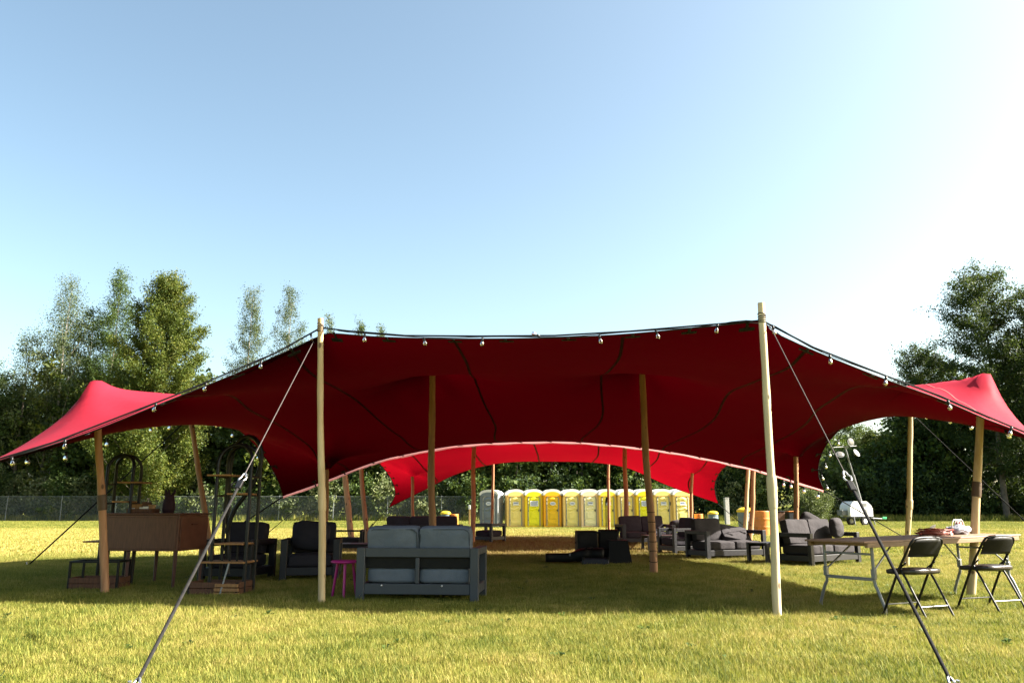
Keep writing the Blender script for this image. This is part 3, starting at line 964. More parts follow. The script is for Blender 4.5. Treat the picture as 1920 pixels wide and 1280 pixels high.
def guy(label, top, foot, f_car=0.45, r_rope=0.005, strap_w=0.013, mat_rope='rope_grey', mat_strap='strap', hook=True, stake=True, sag=0.0, v_car=None):
    top, foot = Vector(top), Vector(foot)
    t = thing('guy_line', label, 'guy rope', foot, 0, 'guy ropes holding the tents')
    T = top - foot
    if v_car:                                               # where along the line the carabiner hangs
        f_car = min(np.linspace(.2, .8, 301), key=lambda f: abs(px_row(top.lerp(foot, f)) - v_car))
    if f_car > 0:
        c = T * (1 - f_car)
        MB().tube([T, c], r_rope, 6).build('rope', mat_rope, t)
        carabiner(MB(), c - T.normalized() * 0.06, T, 0.13, 0.034).build('carabiner', 'steel', t)
        c2 = c - T.normalized() * 0.13
        mb = MB().box(c2 - T.normalized() * 0.05, (0.05, 0.03, 0.12), 0.006, T.to_track_quat('Z', 'Y').to_matrix())
        mb.build('buckle', 'black_metal', t)
        if v_car > 886: loop = [c2 + Vector((-.01 - .07 * sin(a), 0.01 * sin(2 * a), .03 * cos(a) - .03)) for a in np.linspace(0.3, pi, 9)]
        if v_car > 886: MB().tube(loop, 0.006, 5).build('strap_tail', 'strap', t)
        MB().tube([c2, T * 0.02], 1.0, 8, flat=(strap_w, 0.008)).build('strap', mat_strap, t)
        if hook: carabiner(MB(), T * 0.015, T, 0.10, 0.03).build('hook', 'steel', t)
    else:
        MB().tube([T, T * 0.5 - Vector((0, 0, sag)), T * 0.02], r_rope, 6).build('rope', mat_rope, t)
        MB().tube([T * 0.45, T * 0.01], 1.0, 8, flat=(strap_w, 0.010)).build('strap', mat_strap, t)
    if stake:
        MB().tube([Vector((0, 0, .10)) + T.normalized() * -0.03, Vector((0, 0, -.3)) + Vector((T.x, T.y, 0)).normalized() * 0.08], 0.012, 8).build('stake', 'steel', t)
    return t

guy('grey guy rope and strap running past the metal plant stand towards the viewer', at(588, 640, 9.66), gp(244, 1303), 0.435, v_car=888)
guy('guy rope and black strap crossing in front of the folding table and chairs', at(1443, 610, 8.45), gp(1795, 1300), 0.425, v_car=884, mat_strap='rope_black')
guy('black guy strap pegged in sunlit grass beside the sleeved pole and desk', at(355, 783, 15.9), gp(51, 1061), 0, 0.012, 0.03, 'rope_black', 'rope_black')
guy('black guy strap from the low tent corner behind the two dark armchairs', at(530, 931, 18.95), at(425, 1000, 17.6) * 1.0, 0, 0.016, 0.035, 'rope_black', 'rope_black', stake=False)
guy('thin dark guy rope sloping beside the dark armchair under the tent corner', at(560, 950, 24.0), gp(490, 1009), 0, 0.010, 0.018, 'rope_black', 'rope_black')
guy('black guy strap from the scarlet tent corner beside the loveseat cushions', at(729, 952, 30.95), gp(680, 1002), 0, 0.016, 0.05, 'rope_black', 'rope_black')
guy('black guy strap from the scarlet tent corner down to the grey bin', at(1346, 944, 30.95), at(1395, 985, 31.5), 0, 0.014, 0.03, 'rope_black', 'rope_black', stake=False)
guy('dark guy rope from the low tent corner behind the table towards the pale pole', at(1546, 920, 18.95), gp(1764, 1047), 0, 0.012, 0.045, 'rope_black', 'rope_black')
guy('thin guy rope sloping away beyond the sleeved pole behind the folding chairs', at(1709, 775, 15.7), gp(2010, 1060), 0, 0.008, 0.012, 'rope_black', 'rope_black')

# black edge rope strung along the front hem between the two front poles and out to the corners
hr = thing('hem_rope', 'taut black rope strung along the front hem between the two tall poles', 'rope', (0.3, 9.0, 0))
MB().tube([at(*p) for p in [(-150, 905, 8.56), (100, 829, 8.85), (330, 740, 9.25), (520, 660, 9.55), (602, 614, 9.68), (650, 620, 9.5), (760, 629, 9.28), (900, 630, 9.08), (1040, 629, 8.9),
                            (1180, 621, 8.76), (1300, 611, 8.62), (1424, 601, 8.48)]], 0.0105, 6).build('rope', 'rope_black', hr, world=True)
MB().tube([at(*p) for p in [(1433, 603, 8.46), (1525, 651, 8.44), (1660, 704, 8.44), (1760, 741, 8.44), (1850, 780, 8.42), (1920, 809, 8.34), (2060, 880, 8.24)]], 0.0105, 6).build('rope', 'rope_black', hr, world=True)

# ------------------------------------------------------------------ strings of bulbs
def bulb_string(label, pts, bulbs, r_cord=0.006, size=1.0):
    P0 = pts[len(pts) // 2]
    t = thing('string_light', label, 'string lights', (P0.x, P0.y, 0), 0, 'strings of bulbs along the tent hems')
    MB().tube([Vector(p) for p in spline(pts, 90)], r_cord, 5).build('cord', 'rope_black', t, world=True)
    for p, tilt in bulbs:
        R = Matrix.Rotation(tilt[0], 3, 'Y') @ Matrix.Rotation(tilt[1], 3, 'X')
        s_ = size
        b = MB().lathe([(0.006 * s_, 0.0), (0.018 * s_, -.003 * s_), (0.018 * s_, -.05 * s_), (0.015 * s_, -.055 * s_)], 10, p, True, R).build('socket', 'black_metal', t, world=True)
        MB().lathe([(0.013 * s_, -.055 * s_), (0.017 * s_, -.066 * s_), (0.029 * s_, -.092 * s_), (0.030 * s_, -.108 * s_), (0.022 * s_, -.126 * s_), (0.008 * s_, -.134 * s_), (0.0, -.1345 * s_)], 12, p, True, R).build('bulb', 'glass', t, world=True)
    return t

rope_pts = [at(*p) for p in [(-150, 905, 8.56), (100, 829, 8.85), (330, 740, 9.25), (520, 660, 9.55), (602, 614, 9.68), (650, 620, 9.5), (760, 629, 9.28), (900, 630, 9.08), (1040, 629, 8.9),
                             (1180, 621, 8.76), (1300, 611, 8.62), (1424, 601, 8.48), (1525, 651, 8.44), (1660, 704, 8.44), (1760, 741, 8.44), (1850, 780, 8.42), (1920, 809, 8.34), (2060, 880, 8.24)]]
cord_line = [Vector(p) + Vector((0, -.018, -.016 + .006 * sin(i * 1.9))) for i, p in enumerate(spline(rope_pts, 300))]
def cord_at(u):
    col = lambda q: 960 + FPX * q.x / (q.y * cos(PITCH) + (q.z - CAM_H) * sin(PITCH))
    return min(cord_line, key=lambda q: abs(col(q) - u))
fb = [23, 125, 293, 388, 487, 580, 684, 796, 902, 1011, 1120, 1228, 1343, 1452, 1557, 1663, 1778, 1896]
bulb_string('string of clear bulbs hanging along the front hem of the dark red tent', cord_line[::3],
            [(cord_at(u), (random.uniform(-.35, .35), random.uniform(-.15, .15)) if u != 1011 else (2.0, 0)) for u in fb], 0.005, 0.78)
lb = [(50, 852, 10.5), (124, 846, 11.6), (202, 822, 13.2), (282, 797, 14.6), (320, 793, 15.4), (406, 789, 16.6), (436, 808, 17.2), (484, 850, 18.0)]
bulb_string('string of clear bulbs under the side hem by the dark trees and desk', [at(u, v - 4, Y) for u, v, Y in [(-60, 880, 9.3)] + lb + [(520, 905, 18.7)]],
            [(at(*p), (random.uniform(-.3, .3), 0)) for p in lb], 0.006)
rb = [(1884, 806, 10.8), (1824, 791, 12.4), (1784, 781, 13.6), (1740, 774, 14.8), (1572, 824, 17.8), (1555, 846, 18.2), (1547, 868, 18.4), (1540, 890, 18.7), (1549, 908, 18.9)]
bulb_string('string of clear bulbs along the arched side hem behind the folding table', [at(u, v - 2, Y) for u, v, Y in [(1960, 838, 9.7)] + rb[:4] + [(1690, 766, 15.9), (1650, 764, 16.6), (1600, 788, 17.3)] + rb[4:]],
            [(at(*p), (random.uniform(-.5, .5), 0)) for p in rb], 0.008, 0.95)
bb = [(1469, 900, 19.5), (1482, 903, 19.5), (1508, 912, 19.4), (1536, 922, 19.2)]
bulb_string('short run of bulbs under the low rear hem near the white machine', [at(u, v - 2, Y) for u, v, Y in [(1430, 884, 19.5)] + bb + [(1552, 922, 19.1)]], [(at(*p), (random.uniform(-.3, .3), 0)) for p in bb], 0.006, 1.2)

# ------------------------------------------------------------------ lounge seats (front faces local -Y)
def lounge(name, label, cat, loc, rotz, W, D=0.78, n=2, frame='frame', cush='cushion', group='lounge sofas and armchairs', H=0.62, back=True, slump=0.0, piping=False, seed=0, arms=True, pile=False):
    t = thing(name, label, cat, (loc[0], loc[1], 0), rotz, group)
    pw = 0.10
    hx, hy = W / 2, D / 2
    for sx in (-1, 1):
        for sy in (-1, 1):
            MB().box((sx * (hx - pw / 2), sy * (hy - 0.04), H / 2), (pw, 0.075, H - 0.002), 0.006).build('leg', frame, t)
        MB().box((sx * (hx - pw / 2), 0, H - 0.042), (pw - 0.004, D - 0.155, 0.08), 0.006).build('arm_rail', frame, t)
        MB().box((sx * (hx - pw / 2), 0, 0.15), (pw - 0.03, D - 0.155, 0.11), 0.006).build('side_rail', frame, t)
    MB().box((0, hy - 0.04, H - 0.055), (W - 2 * pw - 0.002, 0.06, 0.108), 0.006).build('back_rail', frame, t)
    if n > 1:
        for k in range(1, n):
            MB().box((-hx + pw + (W - 2 * pw) * k / n, hy - 0.04, 0.36), (0.045, 0.05, 0.29), 0.005).build('back_post', frame, t)
    MB().box((0, hy - 0.04, 0.15), (W - 2 * pw - 0.002, 0.06, 0.12), 0.006).build('back_sill', frame, t)
    if back: MB().box((0, hy - 0.062, 0.455), (W - 2 * pw - 0.004, 0.010, 0.14), 0.002).build('back_panel', 'black_gear', t)
    MB().box((0, -hy + 0.04, 0.15), (W - 2 * pw - 0.002, 0.06, 0.12), 0.006).build('front_rail', frame, t)
    for k in range(9 if n > 1 else 5):
        m_ = 9 if n > 1 else 5
        MB().box((-hx + pw + (W - 2 * pw) * (k + .5) / m_, 0, 0.195), (0.06, D - 0.15, 0.018), 0.003).build('slat', frame, t)
    cw = (W - 2 * pw) / n
    rnd = random.Random(seed)
    for k in range(n):
        cx = -hx + pw + cw * (k + .5)
        c = MB().cushion((cx, -0.02, 0.300), (cw - 0.012, D - 0.10, 0.175), 0.022, 10, seed=seed + k, crumple=0.003).build('seat_cushion', cush, t)
        if piping:
            pp = MB()
            for zz in (0.245, 0.362):
                a, b_ = cw / 2 - 0.018, (D - 0.10) / 2 - 0.010
                ring = [(cx + max(-a, min(a, 1.25 * a * cos(q))), -0.02 + max(-b_, min(b_, 1.25 * b_ * sin(q))), zz) for q in np.linspace(0, 2 * pi, 41)]
                pp.tube(ring, 0.005, 5, cap=False)
            pp.build('piping', 'piping', c)
        if back:
            tilt = Matrix.Rotation(-0.16 - rnd.uniform(0, .06), 3, 'X') @ Matrix.Rotation(rnd.uniform(-.025, .025), 3, 'Y')
            ctr = Vector((cx, hy - 0.175, 0.625))
            if slump and k == n - 1:
                tilt = Matrix.Rotation(-0.9, 3, 'X') @ Matrix.Rotation(0.28, 3, 'Y'); ctr = Vector((cx, hy - 0.25, 0.50))
            c = MB().cushion(ctr, (cw - 0.004, 0.17, 0.48), 0.014, 14, tilt, seed=seed + 7 + k, crumple=0.007).build('back_cushion', cush, t)
            if piping:
                pp = MB()
                a, b_ = cw / 2 - 0.022, 0.222
                for yy in (0.080,):
                    ring = [ctr + tilt @ Vector((max(-a, min(a, 1.3 * a * cos(q))), yy, max(-b_, min(b_, 1.3 * b_ * sin(q))))) for q in np.linspace(0, 2 * pi, 49)]
                    pp.tube(ring, 0.006, 5, cap=False)
                pp.build('piping', 'piping', c)
    return t

def loose_pillow(label, loc, rot, size=(0.5, 0.14, 0.42), mat='cushion_dark', seed=0):
    t = thing('pillow', label, 'pillow', loc, 0)
    MB().cushion((0, 0, 0), size, 0.05, 4.0, rot, seed=seed, crumple=0.008).build('cover', mat, t)
    return t

def heading(a, b):
    return math.atan2(b[1] - a[1], b[0] - a[0])

near = lounge('loveseat', 'slate grey two-seat loveseat with its back to the viewer, beside the pink stool', 'sofa', (-1.08, 10.11), pi - 0.10, 1.46, 0.76, 2, 'frame', 'cushion', piping=True, seed=3)
for dx, dz in ((-0.30, 0.19), (0.42, 0.19)):
    MB().lathe([(0.012, 0), (0.012, 0.004), (0.006, 0.009), (0, 0.010)], 10, (dx, 0.371, dz), True, Matrix.Rotation(-pi / 2, 3, 'X')).build('bolt_cap', 'steel', near)
lounge('armchair', 'dark armchair half hidden behind the metal plant stand and the guy strap', 'armchair', (-4.22, 12.75), -0.18, 0.86, 0.82, 1, 'frame_dark', 'cushion_dark', seed=11)
lounge('armchair', 'dark armchair with a plump back cushion behind the pale straight front pole', 'armchair', (-3.13, 12.95), 0.16, 0.88, 0.82, 1, 'frame_dark', 'cushion_dark', seed=12)
loose_pillow('charcoal pillow leaning on the armchair behind the pale front pole', (-3.17, 12.98, 0.66), Matrix.Rotation(-0.35, 3, 'X') @ Matrix.Rotation(0.08, 3, 'Y'), (0.58, 0.16, 0.46), seed=1)
lounge('sofa', 'long dark sofa seen over the near loveseat cushions, under the scarlet tent corner', 'sofa', (-2.72, 25.2), pi - 0.05, 2.35, 0.85, 3, 'frame_dark', 'cushion_dark', seed=13)
lounge('armchair', 'low dark armchair alone on the worn ground in front of the grey toilet', 'armchair', (-0.78, 27.2), pi - 0.62, 0.86, 0.80, 1, 'frame_dark', 'cushion_dark', seed=14, back=False)
lounge('loveseat', 'dark two-seat sofa facing the viewer behind the leaning inner pole', 'sofa', (4.1, 25.6), 0.20, 1.62, 0.80, 2, 'frame_dark', 'cushion_dark', seed=15)
lounge('sofa', 'dark sofa with a sunlit pillow, seen between two poles behind the low table', 'sofa', (5.45, 24.4), 0.05, 1.6, 0.80, 2, 'frame_dark', 'cushion_dark', seed=16, back=False)
loose_pillow('pale sunlit pillow lying on the dark sofa before the last toilets', (5.0, 24.45, 0.62), Matrix.Rotation(1.2, 3, 'X'), (0.62, 0.16, 0.46), 'cushion_warm', 2)
lounge('armchair', 'dark armchair turned side-on beside the small low table in the shade', 'armchair', (4.12, 20.2), -1.25, 0.84, 0.80, 1, 'frame_dark', 'cushion_dark', seed=17)
lounge('loveseat', 'charcoal loveseat with sun stripes on its seat, one back cushion slumped', 'sofa', (4.72, 18.2), 0.42, 1.62, 0.78, 2, 'frame_dark', 'cushion_warm', seed=18, slump=1)
lounge('loveseat', 'sunlit grey loveseat half hidden behind the left end of the folding table', 'sofa', (6.1, 16.45), 0.62, 1.66, 0.82, 2, 'frame_dark', 'cushion_warm', seed=19)
loose_pillow('grey pillow propped up behind the sunlit loveseat by the folding table', (6.15, 16.95, 0.78), Matrix.Rotation(0.5, 3, 'Y') @ Matrix.Rotation(-.2, 3, 'X'), (0.44, 0.15, 0.40), 'cushion_warm', 3)
loose_pillow('grey cushion standing at the far end of the sunlit loveseat', (6.62, 16.75, 0.70), Matrix.Rotation(0.9, 3, 'Z') @ Matrix.Rotation(-.1, 3, 'X'), (0.46, 0.15, 0.40), 'cushion_warm', 4)

def low_table(label, loc, rotz, L, W, H=0.40, mat='table_dark', group='low tables among the seats'):
    t = thing('low_table', label, 'table', (loc[0], loc[1], 0), rotz, group)
    n = 5
    for k in range(n):
        MB().box((0, -W / 2 + W * (k + .5) / n, H - 0.014), (L, W / n - 0.006, 0.026), 0.003).build('slat', mat, t)
    MB().box((0, W / 2 - 0.03, H - 0.055), (L - .14, 0.03, 0.055), 0.003).build('apron', mat, t)
    MB().box((0, -W / 2 + 0.03, H - 0.055), (L - .14, 0.03, 0.055), 0.003).build('apron', mat, t)
    for sx in (-1, 1):
        for sy in (-1, 1):
            MB().box((sx * (L / 2 - .04), sy * (W / 2 - .04), (H - .03) / 2), (0.07, 0.07, H - .03), 0.005).build('leg', mat, t)
    return t
low_table('dark low table between the armchair and the back of the near loveseat', (-3.15, 16.6), 0.0, 1.25, 0.7)
low_table('small dark low table with a plum sheen behind the leaning inner pole', (3.95, 22.0), 0.12, 0.85, 0.7)
low_table('long dark low table in front of the sun-striped loveseat, crossed by the whitish pole', (5.55, 16.75), 0.42, 1.5, 0.62, 0.42)

# small open-frame chair seen above the low table
t = thing('frame_chair', 'dark open-armed chair frame standing beyond the low table', 'chair', (-3.72, 18.6, 0), 0.1)
for sx in (-1, 1):
    for sy in (-1, 1):
        MB().box((sx * .33, sy * .30, .31), (.06, .06, .62), .004).build('leg', 'frame_dark', t)
    MB().box((sx * .33, 0, .60), (.055, .54, .04), .004).build('arm_rail', 'frame_dark', t)
MB().box((0, -.30, .60), (.6, .055, .04), .004).build('top_rail', 'frame_dark', t)
MB().cushion((0, 0, .38), (.6, .58, .12), .02, 7).build('seat_cushion', 'cushion_dark', t)

# ------------------------------------------------------------------ pink stool
p = gp(641, 1124)
t = thing('stool', 'small round magenta stool between the pale front pole and the loveseat', 'stool', (p.x, p.y + .12, 0), 0.35)
MB().lathe([(0.0, 0.452), (0.165, 0.452), (0.176, 0.446), (0.178, 0.436), (0.174, 0.426), (0.16, 0.421), (0.0, 0.420)], 28).build('seat', 'pink', t)
for k in range(3):
    a = -1.75 + k * 2 * pi / 3
    MB().tube([(cos(a) * .105, sin(a) * .105, .43), (cos(a) * .17, sin(a) * .17, 0)], [0.019, 0.015], 10).build('leg', 'pink', t)

# ------------------------------------------------------------------ mahogany desk
dl, dr = gp(206, 1106), gp(352, 1099)
yaw = heading(dl, dr)
t = thing('desk', 'old mahogany desk with a deep panelled body on thin legs', 'desk', (-5.12, 11.82, 0), -0.12)
Wd, Dd = 1.14, 0.82
MB().box((0, 0, 0.745), (Wd, Dd, 0.49), 0.006).build('body', 'desk', t)
MB().box((0, 0, 1.003), (Wd + 0.06, Dd + 0.05, 0.022), 0.005).build('desk_top', 'desk', t)
MB().box((0, -Dd / 2 - 0.006, 0.742), (Wd - 0.05, 0.014, 0.43), 0.004).build('front_panel', 'desk', t)
MB().box((Wd / 2 + 0.006, 0, 0.742), (0.014, Dd - 0.07, 0.42), 0.004).build('side_panel', 'desk', t)
MB().box((Wd / 2 + 0.022, -0.02, 0.86), (0.018, 0.16, 0.018), 0.004).build('pull', 'desk_leg', t)
for x in (-Wd / 2 + .045, -.17, Wd / 2 - .045):
    for y in (-Dd / 2 + .05, Dd / 2 - .05):
        MB().tube([(x, y, .502), (x, y, 0)], [0.034, 0.022], 4, smooth=False).build('leg', 'desk_leg', t)
DESK_TOP = 1.014
tb = thing('wooden_tray', 'shallow wooden tray of odds and ends on the mahogany desk', 'tray', (-5.30, 11.75, DESK_TOP), 0.0)
MB().box((0, 0, .006), (.36, .26, .012), .003).build('bottom', 'crate_wood', tb)
for y in (-.125, .125): MB().box((0, y, .035), (.36, .012, .046), .003).build('side', 'crate_wood', tb)
for x in (-.175, .175): MB().box((x, 0, .035), (.012, .236, .046), .003).build('end', 'crate_wood', tb)
for k, (x, y, mt, sz) in enumerate([(-.10, .03, 'shelf_wood', (.16, .10, .10)), (.02, .05, 'crate_wood', (.12, .10, .13)), (.11, .02, 'shelf_wood', (.09, .12, .09))]):
    b = thing('small_box', ['flat orange wooden box at one end of the tray', 'taller dark wooden box in the middle of the tray', 'short orange wooden box at the tray end nearest the plum vase'][k], 'box', (-5.30 + x, 11.75 + y, DESK_TOP + .013), .1 + .2 * k)
    MB().box((0, 0, sz[2] / 2), sz, .004).build('body', mt, b); MB().box((0, 0, sz[2] + .006), (sz[0] + .01, sz[1] + .01, .012), .003).build('lid', mt, b)
for k, x in enumerate((-.13, .0, .05)):
    b = thing('paper_packet', ['thin white packet lying at the left of the wooden tray', 'white packet standing in the middle of the wooden tray', 'wider white packet leaning in the wooden tray beside the vase'][k], 'packet', (-5.28 + x, 11.66, DESK_TOP + .013), .2 * k)
    MB().box((0, 0, .028 + .006 * k), (.05 + .012 * k, .03, .055 + .012 * k), .003).build('sleeve', 'paper', b)
v = thing('vase', 'dark plum cloth-wrapped bottle standing on the mahogany desk', 'vase', (-4.95, 11.78, DESK_TOP), 0)
MB().lathe([(.075, 0), (.088, .06), (.08, .16), (.062, .23), (.055, .25)], 18).build('body', 'vase', v)
mb = MB()
for k in range(9):
    a = k * 0.7
    mb.tube([(cos(a) * .045, sin(a) * .045, .24), (cos(a) * .075, sin(a) * .075, .30 + .03 * sin(3 * a))], [.02, .012], 6)
mb.build('gathered_top', 'vase', v)

# ------------------------------------------------------------------ arched metal shelves
def arch_shelf(label, loc, rotz, w, h, shelves, base, foot, extra=False):
    t = thing('arched_shelf', label, 'plant stand', (loc[0], loc[1], 0), rotz, 'black arched metal stands')
    r = 0.024
    for sy in (-1, 1):
        pts = [(-w / 2, sy * .14, 0.02), (-w / 2, sy * .14, h - w / 2)]
        pts += [(-w / 2 * cos(a), sy * (.14 - .06 * sin(a)), h - w / 2 + w / 2 * sin(a)) for a in np.linspace(.15, pi - .15, 13)]
        pts += [(w / 2, sy * .14, h - w / 2), (w / 2, sy * .14, 0.02)]
        MB().tube(pts, r, 8).build('arch', 'black_metal', t)
    for z, x, L in shelves:
        s = MB()
        for k in range(3):
            s.box((x, -.15 + .15 * k, z), (L, .135, .022), .004)
        s.build('shelf', 'shelf_wood', t)
        for sx in (-1, 1):
            MB().box((sx * w / 2, 0, z - .022), (.02, .30, .02), .003).build('bracket', 'black_metal', t)
    bw, bd, bh, fh = base
    ox, oy = foot
    for sx in (-1, 1):
        for sy in (-1, 1):
            MB().box((ox + sx * (bw / 2 - .015), oy + sy * (bd / 2 - .015), bh / 2), (.028, .028, bh), .003).build('base_post', 'black_metal', t)
    for sy in (-1, 1):
        MB().box((ox, oy + sy * (bd / 2 - .015), bh + .013), (bw, .028, .026), .003).build('base_rail', 'black_metal', t)
        for k in range(2):
            MB().box((ox, oy + sy * (bd / 2 + .004), .055 + .078 * k), (bw - .06, .016, .070), .004).build('plank', 'crate_wood', t)
    for sx in (-1, 1):
        MB().box((ox + sx * (bw / 2 - .015), oy, bh + .013), (.027, bd - .058, .025), .003).build('base_rail', 'black_metal', t)
        for k in range(2):
            MB().box((ox + sx * (bw / 2 + .004), oy, .055 + .078 * k), (.016, bd - .06, .070), .004).build('plank', 'crate_wood', t)
    return t

p = gp(198, 1106)
s1 = arch_shelf('black arched metal stand behind the sleeved pole, left of the mahogany desk', (-5.62, 11.75), 0.05, 0.36, 1.83, [(1.44, .16, .32), (1.17, .06, .22), (0.62, -.28, .22)], (.66, .42, .36, .16), (-.02, -.42))
p = gp(410, 1120)
s2 = arch_shelf('black arched metal stand with small wooden shelves, in front of the dark armchair', (-3.62, 10.75), -0.12, 0.46, 1.9, [(1.50, -.18, .32), (1.26, .08, .26), (0.63, .02, .38), (0.40, -.06, .60)], (.66, .44, .10, .16), (-.10, -.10))
for k in range(4):
    MB().tube([(.16 - .10 * k, -.02, .41), (.16 - .10 * k, -.02, .62)], .014, 6).build('spindle', 'black_metal', s2)
MB().tube([(.10, -.32, .40), (.02, -.36, .0)], .012, 8).build('prop', 'grey_steel', s2)
for k in range(3):
    MB().box((.10, -.345, .03 + .052 * k), (.34 - .02 * k, .03, .040), .004).build('plank', 'shelf_wood', s2)
t = thing('black_hoop', 'thick black bent hoop leaning behind the arched stand and carabiner', 'hoop', (-3.65, 11.6, 0), 0)
MB().tube(spline([at(*q) for q in [(424, 1000, 11.6), (440, 955, 11.6), (470, 915, 11.6), (486, 880, 11.6), (491, 850, 11.6), (482, 826, 11.6), (466, 818, 11.7), (448, 828, 11.8), (436, 850, 11.9), (430, 900, 11.95), (428, 960, 12.0), (427, 1075, 12.0)]], 50), .032, 8).build('tube', 'black_metal', t, world=True)

# ------------------------------------------------------------------ folding table
TA = math.atan2(.5, .86)
t = thing('folding_table', 'long plywood folding table on bent grey steel legs', 'table', (4.72, 9.58, 0), TA)
TL, TW, TH = 2.95, 0.76, 0.755
tilt = Matrix.Rotation(-0.010, 3, 'Y')
MB().box((0, 0, TH - .012), (TL, TW, .020), .004, tilt).build('table_top', 'ply', t)
for sy in (-1, 1):
    MB().box((0, sy * (TW / 2 - .02), TH - .046), (TL - .10, .038, .046), .004, tilt).build('edge_batten', 'ply_edge', t)
for sx in (-1, 1):
    MB().box((sx * (TL / 2 - .12), 0, TH - .046), (.05, TW - .09, .044), .004, tilt).build('cross_batten', 'ply_edge', t)
for sx in (-1, 1):
    x0 = sx * (TL / 2 - .22)
    for sy in (-1, 1):
        y0 = sy * (TW / 2 - .08)
        leg = [(x0, y0, TH - .07), (x0, y0, .40), (x0 - sx * .005, y0, .30), (x0 + sx * .0 , y0 + sy * .03, .24), (x0, y0 + sy * .085, .10), (x0, y0 + sy * .10, .05), (x0, y0 + sy * .095, 0)]
        MB().tube(spline(leg, 24), .0165, 10).build('leg', 'grey_steel', t)
        MB().tube([(x0, y0 * .98, .42), (x0 - sx * .42, y0 * .82, TH - .06)], .010, 8).build('brace', 'grey_steel', t)
        MB().box((x0, y0, .40), (.045, .045, .10), .006).build('locking_sleeve', 'grey_steel', t)
    MB().box((x0, 0, .345), (.028, TW - .165, .032), .004).build('crossbar', 'grey_steel', t)
    MB().box((x0, 0, .60), (.022, TW - .165, .022), .004).build('upper_crossbar', 'grey_steel', t)

def on_table(dx, dy, dz=0.0):
    return Vector((4.72 + dx * cos(TA) - dy * sin(TA), 9.58 + dx * sin(TA) + dy * cos(TA), TH + 0.010 * dx + dz))

c = on_table(.55, .14)
t = thing('extension_cord', 'red-orange extension cord in a loose coil on the folding table', 'cord', c, TA)
pts = []
rnd = random.Random(4)
for k in range(520):
    a = k * 0.19
    f = k / 520
    rr = .115 + .05 * sin(k * .037) + rnd.uniform(-.004, .004)
    pts.append((1.75 * rr * cos(a) + .02 * sin(k * .021), .95 * rr * sin(a), .009 + .072 * f * (0.8 + .25 * sin(k * .05)) + .004 * sin(k * 1.1)))
MB().tube(pts, .0065, 5).build('cord', 'cord_red', t)
pts = [(-.19 - .006 * k, .02 * sin(k * .7), .05 - .0035 * k) for k in range(12)]
MB().tube(pts, .0065, 6).build('cord_tail', 'cord_red', t)
MB().tube([(-.255, 0, .016), (-.33, -.02, .016)], [.016, .013], 8).build('plug', 'cord_red', t)
t = thing('paper_slip', 'white paper slip sticking up from the orange cord coil', 'paper', on_table(.50, .12, .075), TA)
MB().box((0, 0, .02), (.12, .003, .04), .001, Matrix.Rotation(-.25, 3, 'Y') @ Matrix.Rotation(.3, 3, 'X')).build('sheet', 'paper', t)
t = thing('padlock', 'small shiny metal clasp lying in front of the orange cord coil', 'clasp', on_table(.56, -.06, 0), TA)
MB().box((0, 0, .011), (.05, .03, .022), .006).build('body', 'steel', t); MB().tube([(-.016, 0, .02), (-.014, 0, .04), (.014, 0, .04), (.016, 0, .02)], .004, 6).build('shackle', 'steel', t)
t = thing('plastic_bag', 'crumpled pale plastic bag of cables on the folding table', 'bag', on_table(.98, .10, .045), TA)
MB().cushion((0, 0, 0), (.32, .22, .075), .02, 3.0, None, 12, 5, .016).build('bag', 'bag_white', t)
mb = MB()
for k in range(3):
    mb.tube([(-.10 + .09 * k + .07 * cos(a) , -.03 + .02 * k, .03 + .10 * sin(a)) for a in np.linspace(0, pi, 14)], .007, 6)
mb.build('cable_loop', 'paper', t)
MB().cushion((.09, .04, .075), (.07, .06, .06), .01, 4.0, None, 6).build('red_cap', 'red_cap', t)

